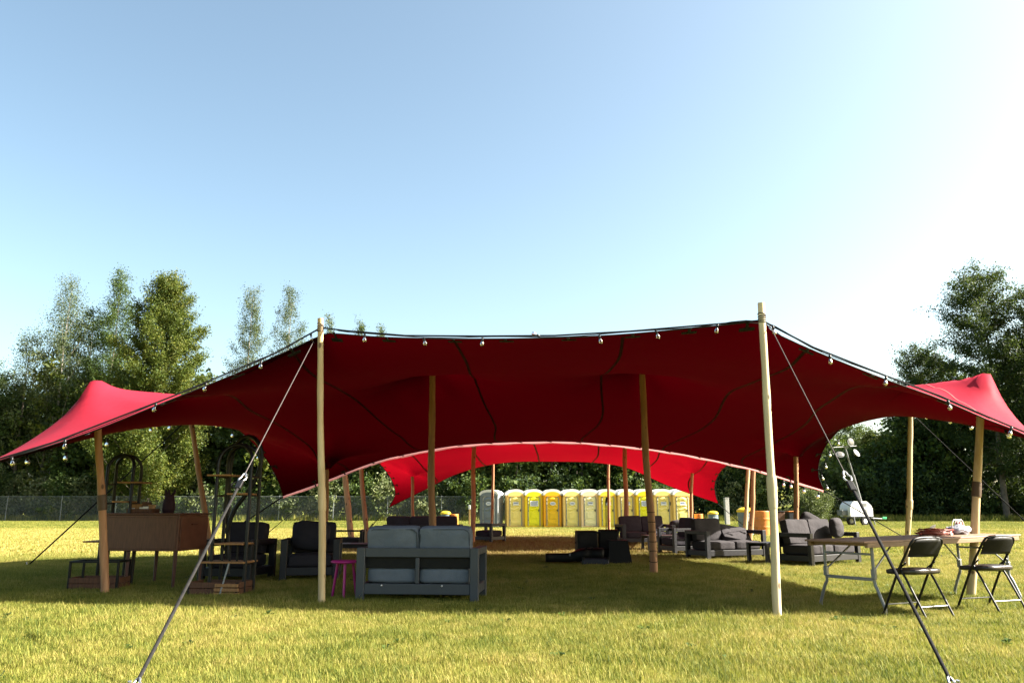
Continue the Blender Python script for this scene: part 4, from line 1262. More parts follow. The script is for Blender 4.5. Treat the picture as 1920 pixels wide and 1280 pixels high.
# ------------------------------------------------------------------ folding chairs (backrest at local +Y, facing -Y ... turned so they face the table)
def folding_chair(label, loc, rotz):
    t = thing('folding_chair', label, 'folding chair', (loc[0], loc[1], 0), rotz, 'folding chairs at the table')
    w = .225
    # front frame: one tube from a front foot up, over the backrest and down to the other front foot
    side = [(w, -.27, 0), (w, -.05, .42), (w, .075, .62), (w - .005, .15, .735), (w - .06, .165, .775)]
    pts = side + [(0, .170, .785)] + [(-x, y, z) for x, y, z in reversed(side)]
    MB().tube(spline(pts, 70), .0125, 9).build('front_frame', 'black_metal', t)
    for sx in (-1, 1):
        MB().tube([(sx * (w - .03), -.03, .47), (sx * (w - .03), .04, .36), (sx * (w - .03), .23, 0)], .0115, 8).build('rear_leg', 'black_metal', t)
        MB().tube([(sx * (w - .016), .055, .54), (sx * (w - .028), -.035, .475)], .008, 6).build('hinge_strut', 'black_metal', t)
        for y in (-.27, .23):
            x = w if y < 0 else w - .03
            MB().tube([(sx * x, y - .004 * np.sign(y), .025), (sx * x, y, -.004)], .0155, 8).build('foot_cap', 'black_gear', t)
    MB().tube([(-w + .03, .165, .12), (w - .03, .165, .12)], .008, 8).build('rear_crossbar', 'grey_steel', t)
    MB().tube([(-w, -.205, .115), (w, -.205, .115)], .008, 8).build('front_crossbar', 'grey_steel', t)
    MB().cushion((0, -.045, .445), (.40, .40, .052), .012, 6, Matrix.Rotation(.05, 3, 'X'), 9).build('seat', 'black_vinyl', t)
    vs = []; F = []
    nu, nv = 14, 6
    for layer in (0, 1):
        for i in range(nu + 1):
            for j in range(nv + 1):
                u = -1 + 2 * i / nu; z = j / nv
                hw = w - .012 - (.05 * max(0, z - .72) / .28 if z > .72 else 0)
                y = .082 + .085 * z + .028 * (1 - u * u) + layer * .012
                zz = .595 + .172 * z + (.010 * (1 - u * u) if j == nv else 0)
                vs.append((u * hw, y, zz))
    o1 = (nu + 1) * (nv + 1)
    for i in range(nu):
        for j in range(nv):
            a = i * (nv + 1) + j
            F.append((a, a + nv + 1, a + nv + 2, a + 1)); F.append((o1 + a, o1 + a + 1, o1 + a + nv + 2, o1 + a + nv + 1))
    for i in range(nu):
        for j in (0, nv):
            a = i * (nv + 1) + j; b_ = a + nv + 1
            F.append((a, o1 + a, o1 + b_, b_) if j == 0 else (a, b_, o1 + b_, o1 + a))
    MB().add(vs, F, True).build('backrest', 'black_gear', t)
    return t

CR = pi + 0.42
c1 = folding_chair('black folding chair nearer the guy strap, pulled up to the plywood table', (4.13, 8.47), CR)
copy_thing(c1, (5.17, 8.98, 0), CR - .06, 'black folding chair at the picture edge, before the pole with the dark sleeve')

# ------------------------------------------------------------------ heap of black gear
def road_box(label, loc, rotz, size, mat='black_gear', grille=True, wedge=0.0, cat='speaker'):
    t = thing('loudspeaker' if grille else 'equipment_case', label, cat, loc, rotz, 'black gear heaped on the ground')
    w, d, h = size
    mb = MB()
    if wedge:
        vs = [(-w / 2, -d / 2, 0), (w / 2, -d / 2, 0), (w / 2, d / 2, 0), (-w / 2, d / 2, 0), (-w / 2 + wedge * .2, -d / 2 + wedge, h), (w / 2 - wedge, -d / 2 + wedge, h), (w / 2 - wedge, d / 2, h), (-w / 2 + wedge * .2, d / 2, h)]
        mb.add(vs, [(3, 2, 1, 0), (4, 5, 6, 7), (0, 1, 5, 4), (1, 2, 6, 5), (2, 3, 7, 6), (3, 0, 4, 7)])
    else:
        mb.box((0, 0, h / 2), size, .02)
    mb.build('cabinet', mat, t)
    if grille:
        MB().box((0, -d / 2 - .008, h / 2), (w - .07, .018, h - .09), .006).build('grille', 'grille', t)
    for sx in (-1, 1):
        MB().tube([(sx * (w / 2 - .02 if wedge else w / 2 + .012), -.06, h * .62), (sx * (w / 2 + .018 - wedge * .4), 0, h * .66), (sx * (w / 2 + .012 - wedge * .3), .06, h * .62)], .010, 6).build('handle', 'grille', t)
    for sx in (-1, 1):
        for sz in (.06, .94):
            if not wedge: MB().box((sx * (w / 2 - .02), -d / 2 + .01, h * sz), (.055, .055, .055), .01).build('corner_guard', 'black_web', t)
    return t
road_box('tall black loudspeaker on the grass behind the lying guitar case', (1.52, 16.85, 0), .06, (.42, .40, .64))
road_box('black loudspeaker standing nearest the leaning pole, behind the wedge', (1.98, 16.9, 0), -.08, (.42, .40, .66))
road_box('black wedge monitor at the end of the gear heap beside the leaning pole', (2.13, 16.35, 0), -.05, (.46, .36, .47), grille=False, wedge=.07, cat='monitor')
road_box('low navy plastic crate in front of the black gear heap', (1.62, 16.2, 0), .02, (.52, .36, .14), 'bin_blue', False, cat='crate')
road_box('black equipment bag lying between the crate and the loudspeakers', (1.80, 16.52, 0), .15, (.70, .30, .30), grille=False, cat='case')
t = thing('guitar_case', 'black guitar case lying on the ground, its neck pointing away from the pole', 'guitar case', (1.38, 16.28, 0), .03, 'black gear heaped on the ground')
for nm, prof in (('shell', 1.0),):
    xs = np.linspace(-.72, .42, 34)
    def half_w(x):
        if x < -.20: return .085 + .03 * smooth01(-x, .5, .7)
        return .085 + .13 * smooth01(x, -.22, .02) - .025 * smooth01(x, .05, .14) + .045 * smooth01(x, .14, .28)
    vs = []; F = []
    for x in xs:
        hw = float(half_w(x)) * (0.6 if x in (xs[0], xs[-1]) else 1)
        for a in np.linspace(0, 2 * pi, 16, endpoint=False):
            ca, sa = cos(a), sin(a)
            vs.append((x, hw * np.sign(ca) * abs(ca) ** .5, .17 + .12 * smooth01(x, -.3, .1) * .6 + (.085 + .03 * smooth01(x, -.3, 0)) * np.sign(sa) * abs(sa) ** .5 - .03))
    for i in range(len(xs) - 1):
        for k in range(16):
            k2 = (k + 1) % 16
            F.append((i * 16 + k, i * 16 + k2, (i + 1) * 16 + k2, (i + 1) * 16 + k))
    F += [tuple(range(16)), tuple(reversed([len(vs) - 16 + k for k in range(16)]))]
    R = MB().add(vs, F, True)
    R.build('shell', 'black_gear', t)
MB().tube([(.05, -.14, .30), (.08, -.19, .34), (.17, -.19, .34), (.20, -.14, .30)], .012, 6).build('handle', 'grille', t)
for x in (-.25, .0, .3): MB().box((x, -.13 if x > -.1 else -.09, .20), (.03, .02, .05), .004).build('latch', 'grey_steel', t)
t = thing('microphone_stand', 'thin black microphone stand standing in front of the yellow toilets', 'stand', (3.55, 31.0, 0), 0)
MB().tube([(0, 0, .05), (.02, 0, 1.35)], .022, 6).build('pole', 'black_metal', t)
MB().lathe([(.0, .10), (.03, .09), (.17, .03), (.17, 0)], 14).build('foot', 'black_metal', t)
MB().tube([(.02, 0, 1.33), (.06, 0, 1.52)], .04, 8).build('microphone', 'black_metal', t)

# ------------------------------------------------------------------ barrels, bins, posts beyond the tents
def barrel(label, px, base_v, w_px, h, mat, lid=None, ribs=2, taper=0.0, open_top=False, cat='barrel', name='barrel', Y=None):
    p = gp(px, base_v) if Y is None else at(px, base_v, Y)
    axial = (p - Vector((0, 0, CAM_H))).length / ray(px, base_v).length
    r = w_px / FPX * axial / 2
    t = thing(name, label, cat, (p.x, p.y, 0), 0, 'barrels and bins on the field')
    prof = [(r * (1 - taper) * .94, 0.0), (r * (1 - taper), .02)]
    for k in range(1, 25):
        f = k / 24
        rr = r * (1 - taper * (1 - f))
        for q in range(ribs):
            c = (q + 1) / (ribs + 1)
            rr += r * .05 * math.exp(-((f - c) / .018) ** 2)
        prof.append((rr, h * f))
    prof += [(r * .96, h + .01), (r * .93, h - .02)]
    if not open_top: prof += [(0.0, h - .03)]
    else: prof += [(r * .90, h * .5), (0, h * .5)]
    MB().lathe(prof, 22).build('shell', mat, t)
    if lid:
        MB().lathe([(r * 1.06, h - .06), (r * 1.07, h + .02), (r * .98, h + .04), (r * .80, h + .09), (r * .45, h + .125), (0, h + .135)], 22).build('lid', lid, t)
        MB().box((0, -r * .93, h * .66), (r * .5, .04, r * .5), .004).build('sticker', 'sticker', t)
    return t
barrel('small orange barrel standing on the lawn next to the last yellow toilet', 1311, 989, 16, .80, 'orange')
barrel('blue-grey drum with a domed yellow lid beside the small orange barrel', 1338, 990, 19, .86, 'drum_grey', 'yellow')
barrel('large grey bin with a yellow lid behind the crossing tent poles', 1400, 1004, 30, 1.02, 'drum_grey', 'yellow', 4, .14, name='bin', cat='bin')
barrel('large faded orange barrel behind the whitish knotty pole', 1430, 1003, 31, 1.0, 'orange', None, 2, 0, True)
barrel('yellow-lidded drum showing above the dark sofa near the inner pole', 835, 990, 19, .86, 'drum_grey', 'yellow')
barrel('orange barrel peeping out behind the long dark sofa', 851, 990, 17, .80, 'orange')
for px, lab in ((1459, 'dark brown bin on the far lawn beside a tent pole'), (1485, 'charcoal bin on the far lawn in front of the shrub')):
    p = at(px, 976, 62)
    t = thing('bin', lab, 'bin', (p.x, p.y, 0), .1, 'barrels and bins on the field')
    MB().box((0, 0, .45), (.8, .8, .9), .06).build('body', 'crate_wood' if px < 1470 else 'frame_dark', t)
    MB().box((0, 0, .93), (.84, .84, .07), .02).build('lid', 'orange' if px > 1470 else 'black_gear', t)
p = gp(1364, 984)
t = thing('post', 'weathered square white post on the lawn beyond the scarlet tent corner', 'post', (p.x, p.y, 0), .2)
MB().box((0, 0, .92), (.30, .26, 1.84), .02).build('shaft', 'post_wood', t); MB().box((0, 0, 1.86), (.34, .30, .05), .012).build('cap', 'post_wood', t)
p = gp(880, 985)
t = thing('marker_stake', 'wooden marker stake with a white top beside the grey toilet', 'stake', (p.x, p.y, 0), 0)
MB().box((0, 0, .55), (.10, .06, 1.1), .008).build('shaft', 'stake_wood', t); MB().box((0, 0, 1.22), (.14, .09, .28), .01).build('painted_top', 'white_paint', t)

# ------------------------------------------------------------------ mobile light tower
p = at(1608, 976, 56)
t = thing('light_tower', 'white mobile light tower trailer with a mast of round floodlights', 'light tower', (p.x, p.y, 0), .35)
prof = [(-1.0, .62), (-1.0, 1.15), (-.92, 1.38), (-.66, 1.62), (.45, 1.62), (.80, 1.36), (.92, 1.12), (.92, .62)]
vs = [(x, y, z) for y in (-.5, .5) for x, z in prof]; n = len(prof)
MB().add(vs, [tuple(range(n)), tuple(reversed(range(n, 2 * n)))] + [(i, n + i, n + (i + 1) % n, (i + 1) % n) for i in range(n)]).build('body', 'white_paint', t)
for x in (-.55, .05, .55): MB().box((x, -.508, .95), (.5, .02, .46), .008).build('side_door', 'white_paint', t)
for k in range(6): MB().box((.3, -.52, .80 + .055 * k), (.34, .02, .02), .003).build('vent_slat', 'machine_grey', t)
MB().box((.22, -.512, 1.40), (.42, .02, .20), .006).build('panel', 'machine_grey', t)
MB().box((0, 0, .56), (1.9, .9, .10), .01).build('chassis', 'machine_grey', t)
for sy in (-1, 1):
    w_ = MB().tube([(.0, sy * .56, .30), (.0, sy * .72, .30)], .30, 20).build('wheel', 'black_gear', t)
    MB().tube([(.0, sy * .55, .30), (.0, sy * .735, .30)], .16, 14).build('rim', 'white_paint', w_)
MB().tube([(.9, 0, .5), (2.5, 0, .42)], .05, 6).build('drawbar', 'machine_grey', t)
MB().box((2.35, 0, .50), (.35, .12, .14), .01).build('tag', 'green_tag', t)
MB().box((-1.25, 0, .85), (.45, .5, .35), .02).build('rear_box', 'machine_grey', t)
for sx in (-1, 1): MB().tube([(sx * .8, -.55, .6), (sx * .85, -.7, 0)], .035, 6).build('outrigger', 'machine_grey', t)
mt = Vector((-.55, 0, 5.3)); mbm = Vector((.45, 0, 1.5))
MB().tube([mbm, mbm.lerp(mt, .5)], .10, 8).build('mast', 'machine_grey', t)
MB().tube([mbm.lerp(mt, .45), mt], .06, 8).build('upper_mast', 'machine_grey', t)
MB().tube([mt + Vector((-1.0, 0, -.05)), mt + Vector((1.0, 0, .1))], .04, 6).build('lamp_bar', 'machine_grey', t)
for x, z, rx, ry in ((-.55, -.55, .7, -.5), (.42, .35, 1.5, 0.1), (.85, -.4, 1.0, .5)):
    R = Matrix.Rotation(ry, 3, 'Y') @ Matrix.Rotation(rx, 3, 'X')
    L_ = MB().lathe([(.05, -.18), (.12, -.13), (.25, .0), (.28, .05)], 18, mt + Vector((x, -.1, z)), True, R).build('floodlight', 'machine_grey', t)
    MB().lathe([(.265, .045), (.15, .062), (0, .066)], 18, mt + Vector((x, -.1, z)), True, R).build('lens', 'lamp_face', L_)

# ------------------------------------------------------------------ portable toilets
def toilet_mat(name, col):
    return simple(name, col, 0.42, 0.4, var=0.07, scale=1.6, bscale=3.0, bstr=0.25, dirt=(tuple(c * .6 for c in col), 0.3))

def toilet(label, loc, rotz, col, kind='arch', grey=False, W=1.08, sign='wide', side_lock=False):
    H, D = 1.98, 1.12
    t = thing('portable_toilet', label, 'portable toilet', (loc[0], loc[1], 0), rotz, 'portable toilets in a row')
    m = 'grey_toilet' if grey else toilet_mat('toilet_plastic', col)
    md = 'grey_toilet' if grey else toilet_mat('toilet_door_plastic', tuple(min(1, c * 1.12) for c in col))
    mb = MB()
    mb.box((0, 0, .05), (W, D, .10), .01)
    mb.box((0, 0, .10 + (H - .14) / 2), (W - .03, D - .03, H - .10), .03)
    mb.build('body', m, t)
    for sx in (-1, 1):                                         # corner posts and ribbed sides
        for sy in (-1, 1):
            MB().box((sx * (W / 2 - .045), sy * (D / 2 - .045), H / 2), (.085, .085, H - .05), .02).build('corner_post', 'grey_sunlit' if grey and sx > 0 else m, t)  # grey toilet's right posts paler: sunlight put into the colour
        for k in range(3):
            MB().box((sx * (W / 2 - .008), -.28 + .28 * k, 1.0), (.03, .12, 1.6), .012).build('side_rib', 'grey_sunlit' if grey else m, t)
    # arched roof, overhanging
    vs = []; F = []
    N = 16
    rise = .30 if not grey else .27
    for y in (-D / 2 - .05, D / 2 + .05):
        for k in range(N + 1):
            a = pi * k / N
            vs.append((-(W / 2 + .03) * cos(a), y, H - .06 + (rise + .06) * sin(a) ** .75))
    for k in range(N): F.append((k, k + 1, N + 2 + k, N + 1 + k))
    F.append(tuple(reversed(range(N + 1)))); F.append(tuple(range(N + 1, 2 * N + 2)))
    F.append((0, N + 1, 2 * N + 1, N))
    MB().add(vs, F, False).build('roof', 'wt_roof', t)
    # gable panel under the roof rim, in the body colour
    y = -D / 2 - .055
    vs = [(-(W / 2 - .07) * cos(pi * k / N), y, H - .13 + (rise - .02) * sin(pi * k / N) ** .75) for k in range(N + 1)]
    vs2 = [(x, y + .05, z) for x, _, z in vs]
    n = N + 1
    MB().add(vs + vs2, [tuple(range(n))] + [(i, n + i, n + i + 1, i + 1) for i in range(N)]).build('gable', m, t)
    # door seal, an arch-topped frame
    dw, dh = .72, 1.86
    mb = MB()
    yf = -D / 2 - .02
    arch = [(-dw / 2, yf, .12), (-dw / 2, yf, dh - .16), (-dw / 2 + .05, yf, dh - .05), (-dw / 2 + .16, yf, dh), (dw / 2 - .16, yf, dh), (dw / 2 - .05, yf, dh - .05), (dw / 2, yf, dh - .16), (dw / 2, yf, .12)]
    mb.tube(arch, .026, 6)
    mb.build('door_seal', 'toilet_frame', t)
    door = MB().box((0, -D / 2 - .008, .12 + (dh - .15) / 2), (dw - .06, .03, dh - .17), .012).build('door', md, t)
    mb = MB()                                                   # moulded relief: swell, waves and a lower panel
    for z, hh in ((1.66, .24), (1.30, .14), (1.10, .16)):
        vs = []; F = []
        for i in range(9):
            for j in range(5):
                x = -.27 + .54 * i / 8; q = j / 4
                wave = .05 * sin(pi * 2 * i / 8 + z * 3)
                vs.append((x, -D / 2 - .024 - .045 * sin(pi * q) * (1 - (2 * i / 8 - 1) ** 4), z + (q - .5) * hh + wave))
        for i in range(8):
            for j in range(4):
                a = i * 5 + j
                F.append((a, a + 5, a + 6, a + 1))
        mb.add(vs, F, True)
    for z, w_, hh in ((.72, .44, .40), (.30, .54, .16)):
        mb.box((0, -D / 2 - .030, z), (w_, .03, hh), .02)
        mb.box((0, -D / 2 - .044, z), (w_ - .10, .02, hh - .09), .015)
    mb.build('door_relief', md, door)
    MB().box((dw / 2 - .075, -D / 2 - .05, 1.02), (.05, .05, .13), .01).build('latch', 'toilet_dark', door)
    for z in (.45, 1.0, 1.55): MB().box((-dw / 2 + .012, -D / 2 - .045, z), (.03, .02, .07), .004).build('hinge', 'toilet_dark', door)
    if sign == 'oval':
        sg = MB().lathe([(.15, 0), (.15, .012), (0, .014)], 24, (0, 0, 0), False)
        sg.v = [(x * 1.15, -D / 2 - .075 - z, 1.42 + y * .72) for x, y, z in sg.v]
        s_ = sg.build('sign', 'sticker', door)
        MB().box((0, -D / 2 - .092, 1.42), (.20, .006, .05), .002).build('sign_print', 'sticker_print', s_)
    else:
        w_, hh = (.34, .20) if sign == 'wide' else (.50, .32)
        s_ = MB().box((0, -D / 2 - .078, 1.42), (w_, .012, hh), .003).build('sign', 'sticker', door)
        mb = MB()
        for k in range(2 if sign == 'wide' else 4):
            mb.box((0, -D / 2 - .087, 1.42 + hh * (.28 - .20 * k)), (w_ * (.82 - .12 * (k % 2)), .004, .028), .001)
        mb.build('sign_print', 'sticker_print', s_)
    if side_lock: MB().box((W / 2 - .12, -D / 2 - .01, 1.42), (.07, .05, .20), .01).build('lock_box', 'toilet_dark', t)
    return t

PALE, BRIGHT, AMBER, CREAM, MUST = (1.08, .70, .20), (1.28, .84, .005), (1.25, .54, .004), (1.10, .75, .40), (1.15, .70, .05)
spec = [
    (965, PALE, 'wide', 'pale yellow portable toilet standing directly beside the grey one'),
    (999, BRIGHT, 'big', 'lemon yellow portable toilet with a large sign, between pale yellow and amber'),
    (1035, AMBER, 'oval', 'amber orange-yellow portable toilet with an oval sign'),
    (1071, PALE, 'oval', 'pale yellow portable toilet between the amber one and the cream one'),
    (1105, CREAM, 'wide', 'cream beige portable toilet near the middle of the row'),
    (1139, MUST, 'wide', 'yellow portable toilet behind the thin sunlit pole, next to the cream one'),
    (1174, PALE, 'wide', 'pale yellow portable toilet half hidden behind the reddish pole and two-seat sofa'),
    (1209, BRIGHT, 'big', 'lemon yellow portable toilet partly hidden by the leaning inner pole'),
    (1243, PALE, 'wide', 'pale yellow portable toilet with a dark lock box on its front, second from the barrels'),
    (1278, PALE, 'wide', 'pale yellow portable toilet at the barrel end of the row'),
]
for i, (u, col, sg, lab) in enumerate(spec):
    p = at(u, 988, 49.5 - .10 * i)
    toilet(lab, (p.x, p.y + .5), .12 + .03 * sin(i * 2.3), tuple(c * (1 + .05 * sin(i * 5.1)) for c in col), sign=sg, side_lock=(u == 1243))
p = at(921, 988, 49.5)
toilet('slate grey portable toilet with a white roof at the stake end of the row', (p.x, p.y + .5), -.26, None, grey=True, W=1.16, sign='oval')

# ------------------------------------------------------------------ chain-link fence
def fence(label, A, B, h, bays, seed):
    A, B = Vector((*A, 0)), Vector((*B, 0))
    ang = heading(A, B); L = (B - A).length; bay = L / bays
    t = thing('chain_link_fence', label, 'fence', A, ang)
    post = MB().tube([(0, 0, -.2), (0, 0, h + .04)], .035, 8)
    post.lathe([(.045, h + .03), (.04, h + .06), (0, h + .09)], 8)
    p0 = post.build('post', 'galv', t)
    for k in range(1, bays + 1):
        c = p0.copy(); COL.objects.link(c); c.parent = t; c.location = (k * bay, 0, 0); c.rotation_euler = (random.gauss(0, .012), random.gauss(0, .012), 0)
    MB().tube([(0, 0, h), (L, 0, h)], .022, 6).build('top_rail', 'galv', t)
    V = []; F = []                                               # crossing wires of one bay, real strands
    s = .068; w = .0045
    k = -h
    while k < bay:
        for sg in (1, -1):
            a0, a1 = max(k, 0), min(k + h, bay)
            if a1 - a0 > .01:
                x0, x1 = a0, a1
                z0, z1 = (a0 - k), (a1 - k)
                if sg < 0: z0, z1 = h - z0, h - z1
                nx, nz = (-.707 * w / 2 * sg, .707 * w / 2)
                o = len(V)
                y = .004 * sg
                V += [(x0 - nx, y, z0 - nz), (x1 - nx, y, z1 - nz), (x1 + nx, y, z1 + nz), (x0 + nx, y, z0 + nz)]
                F.append((o, o + 1, o + 2, o + 3))
        k += s
    me = mesh_np('wire_mesh', np.array(V), np.array(F), ['galv'])
    for k in range(bays):
        o = bpy.data.objects.new('wire_mesh', me); COL.objects.link(o); o.parent = t; o.location = (k * bay, 0, 0); o['kind'] = 'stuff'
    return t
fence('long grey chain-link fence along the far side of the lawn before the dark trees', (-64, 78), (14, 79), 2.3, 15, 1)
fence('short stretch of dark chain-link fence on the grassy rise between the trees', (30, 104), (52, 108), 2.0, 6, 2)

# ------------------------------------------------------------------ trees
PROFILES = {
    'poplar': (lambda h: (0.30 + 0.75 * h) if h < .35 else (1.0 - ((h - .35) / .68) ** 1.5) * .72 + .05, (.9, 1.25), .16),
    'ash': (lambda h: min(1, .78 + .9 * h) * max(0, 1 - h ** 2.5) ** .85 + .04, (.70, 1.10), .06),
    'broad': (lambda h: sqrt(max(0, 1 - ((h - .50) / .52) ** 2)), (.15, .75), .16),
    'shrub': (lambda h: sqrt(max(0.05, 1 - ((h - .30) / .72) ** 2)), (.2, 1.2), .02),
}

def crown_arrays(r, H, W, kind, n_limb, sprays, leaves, leaf, sig=.40, gap=0.0, base=None):
    prof, el, h0 = PROFILES[kind]
    if base is not None: h0 = base
    C = []; Dv = []; limbs = []
    for i in range(n_limb):
        f = (i + r.random()) / n_limb
        h = h0 + (1 - h0) * f ** .85
        a = i * 2.39996 + r.normal(0, .35)
        e = el[0] + (el[1] - el[0]) * r.random() * .7 + .45 * max(0, f - .55)
        e = min(e, 1.5)
        R = prof(min(1, (h - h0) / (1 - h0))) * W / 2 * r.uniform(.72, 1.12)
        Lh = max(.35, R / max(.35, cos(e)))
        z0 = max(H * h0 * .55, H * h - Lh * sin(e) * .75)
        d = np.array([cos(a) * cos(e), sin(a) * cos(e), sin(e)])
        tip = np.array([0, 0, z0]) + d * Lh
        if tip[2] > H * 1.03: Lh *= max(.2, (H * 1.03 - z0) / (tip[2] - z0))
        limbs.append((z0, d, Lh))
        ns = max(1, int(sprays * (0.4 + Lh / (W * .5)) ))
        for _ in range(ns):
            t = 1 - .72 * r.random() ** 1.4
            if gap and r.random() < gap: continue
            C.append(np.array([0, 0, z0]) + d * Lh * t + r.normal(0, .14 * W / 4, 3) * (1, 1, .6))
            Dv.append(d)
    C = np.array(C); Dv = np.array(Dv)
    n = len(C) * leaves
    idx = np.repeat(np.arange(len(C)), leaves)
    s_ = sig * r.uniform(.6, 1.35, len(C))[idx]
    P = C[idx] + np.clip(r.normal(0, 1, (n, 3)), -1.8, 1.8) * s_[:, None] * (.8, .8, .65) + Dv[idx] * (np.clip(r.normal(0, 1, n), -1.6, 1.6) * s_)[:, None]
    P[:, 2] = np.clip(P[:, 2], .05, None)
    return P, limbs

def leaf_quads(r, P, leaf):
    n = len(P)
    a = r.random(n) * 2 * pi
    tilt = r.normal(0, .75, n)
    L = leaf * r.uniform(.6, 1.35, n)
    d = np.stack([np.cos(a) * np.cos(tilt), np.sin(a) * np.cos(tilt), np.sin(tilt)], -1)
    q = r.normal(0, 1, (n, 3))
    s = np.cross(d, q); s /= np.linalg.norm(s, axis=1, keepdims=True) + 1e-9
    w = .30 * L
    nrm = np.cross(d, s)
    V = np.stack([P - d * (L / 2)[:, None], P + s * w[:, None] + nrm * (.12 * L)[:, None], P + d * (L / 2)[:, None], P - s * w[:, None] + nrm * (.12 * L)[:, None]], 1).reshape(-1, 3)
    F = np.arange(n * 4).reshape(-1, 4)
    return V, F

def trunk_mb(r, H, limbs, rad, top=.93):
    mb = MB()
    wob = r.normal(0, .02 * H / 8, (9, 2))
    pts = [(wob[k][0] * (k > 0), wob[k][1] * (k > 0), H * top * k / 8 - (.2 if k == 0 else 0)) for k in range(9)]
    mb.tube(pts, [rad * (1 - .9 * (k / 8) ** .9) for k in range(9)], 8)
    for z0, d, Lh in limbs[::2]:
        if Lh < .6: continue
        p0 = np.array([0, 0, z0]); rr = max(.02, rad * .35 * (1 - z0 / H))
        mb.tube([p0, p0 + d * Lh * .5 + (0, 0, -.05 * Lh), p0 + d * Lh * .92], [rr, rr * .6, .012], 5, cap=False)
    return mb

def tree(label, u, v_top, Y, w_px, kind, leafm, seed, n_limb=46, sprays=9, leaves=22, leaf=.30, sig=.42, gap=0.0, bark='bark', name='tree', base=None, lean=0.0, group='trees round the field', cat='tree', rad=.22, H=None, x=None):
    r = np.random.default_rng(seed)
    top = at(u, v_top, Y)
    X = top.x if x is None else x
    z0 = float(terrain_z(X, Y))
    H = (top.z - z0) if H is None else H
    W = w_px / FPX * Y
    t = thing(name, label, cat, (X, Y, z0), r.uniform(-.3, .3), group)
    leaf *= .56
    P, limbs = crown_arrays(r, H, W, kind, n_limb, sprays, int(leaves * 2.8), leaf, sig, gap, base)
    if lean:
        P[:, 0] += lean * P[:, 2]
    V, F = leaf_quads(r, P, leaf)
    o = bpy.data.objects.new('crown', mesh_np('crown', V, F, [leafm])); COL.objects.link(o); o.parent = t
    trunk_mb(r, H, limbs, rad).build('trunk', bark, t)
    return t

# tall trees that stand out against the sky
tree('tall wispy grey-green tree with thin bare-looking top, at the far side of the lawn', 135, 528, 84, 165, 'poplar', 'leaf_grey', 101, 52, 9, 20, .26, .48, .25, 'bark_pale')
tree('smaller grey-green tree at the picture edge, lower than its wispy neighbour', 60, 625, 83, 150, 'ash', 'leaf_grey', 102, 40, 8, 20, .28, .42, .15)
tree('slim dark green tree whose tip is the highest in the group over the red peak', 228, 512, 86, 130, 'poplar', 'leaf_mid', 103, 52, 8, 22, .28, .34, .05)
tree('full rounded yellow-green tree with upright sprays, right over the sagging red hem', 316, 522, 80, 205, 'ash', 'leaf_lime', 104, 90, 14, 34, .33, .36, .0)
tree('dark bushy tree filling the gap between the wispy tree and the slim one', 176, 590, 88, 165, 'broad', 'leaf_dark', 105, 50, 9, 24, .34, .5)
tree('dark tree at the outer picture edge above the red tent wing', -5, 700, 82, 110, 'broad', 'leaf_dark', 106, 44, 9, 22, .34, .5)
tree('sparse poplar with twiggy open crown, the darker of the pair above the rising hem', 474, 545, 90, 110, 'poplar', 'leaf_grey', 107, 48, 8, 18, .26, .36, .2, 'bark_pale', base=.30)
tree('sparse pale poplar just beside the top of the straight front pole', 546, 541, 92, 105, 'poplar', 'leaf_grey', 108, 48, 8, 18, .26, .36, .25, 'bark_pale', base=.30)
tree('small bright treetop just peeping out beside the straight front pole top', 620, 596, 90, 50, 'poplar', 'leaf_lime', 109, 34, 6, 18, .28, .3, .1)
tree('bright treetop peeping over the hem near the first bulb past the pole', 677, 603, 92, 60, 'poplar', 'leaf_lime', 110, 34, 6, 18, .28, .3, .1)
tree('smallest treetop showing over the red hem', 716, 614, 94, 46, 'poplar', 'leaf_lime', 111, 34, 6, 18, .28, .3, .1)
tree('tall dark broadleaf tree with ragged outline, highest of the trees over the red wing', 1832, 510, 78, 185, 'broad', 'leaf_dark', 112, 84, 12, 26, .32, .42, .08, rad=.32)
tree('dark broadleaf tree cut by the picture edge, beside the ragged tall one', 1938, 545, 76, 170, 'broad', 'leaf_dark', 113, 70, 11, 26, .32, .42, .05, rad=.3)
tree('lower dark tree with a rounded top between the hem and the tall ragged tree', 1722, 655, 84, 120, 'broad', 'leaf_dark', 114, 60, 10, 24, .32, .42, .05)
tree('bright sunlit young tree behind the floodlight mast', 1640, 812, 92, 90, 'broad', 'leaf_lime', 115, 50, 9, 24, .30, .40)
tree('dark pine-like tree with flat layered boughs beyond the floodlights', 1590, 792, 110, 90, 'broad', 'leaf_mid', 116, 30, 8, 24, .36, .45, .1)
tree('dark full tree standing between the whitish pole and the post', 1402, 868, 82, 74, 'shrub', 'leaf_mid', 117, 40, 9, 24, .30, .40, rad=.15, base=.05)
tree('bushy pale shrub behind the dark bins beside the thin corner pole', 1522, 922, 70, 62, 'shrub', 'leaf_shrub', 118, 26, 7, 22, .22, .30, name='shrub', cat='shrub', group='shrubs on the lawn edge', rad=.05)

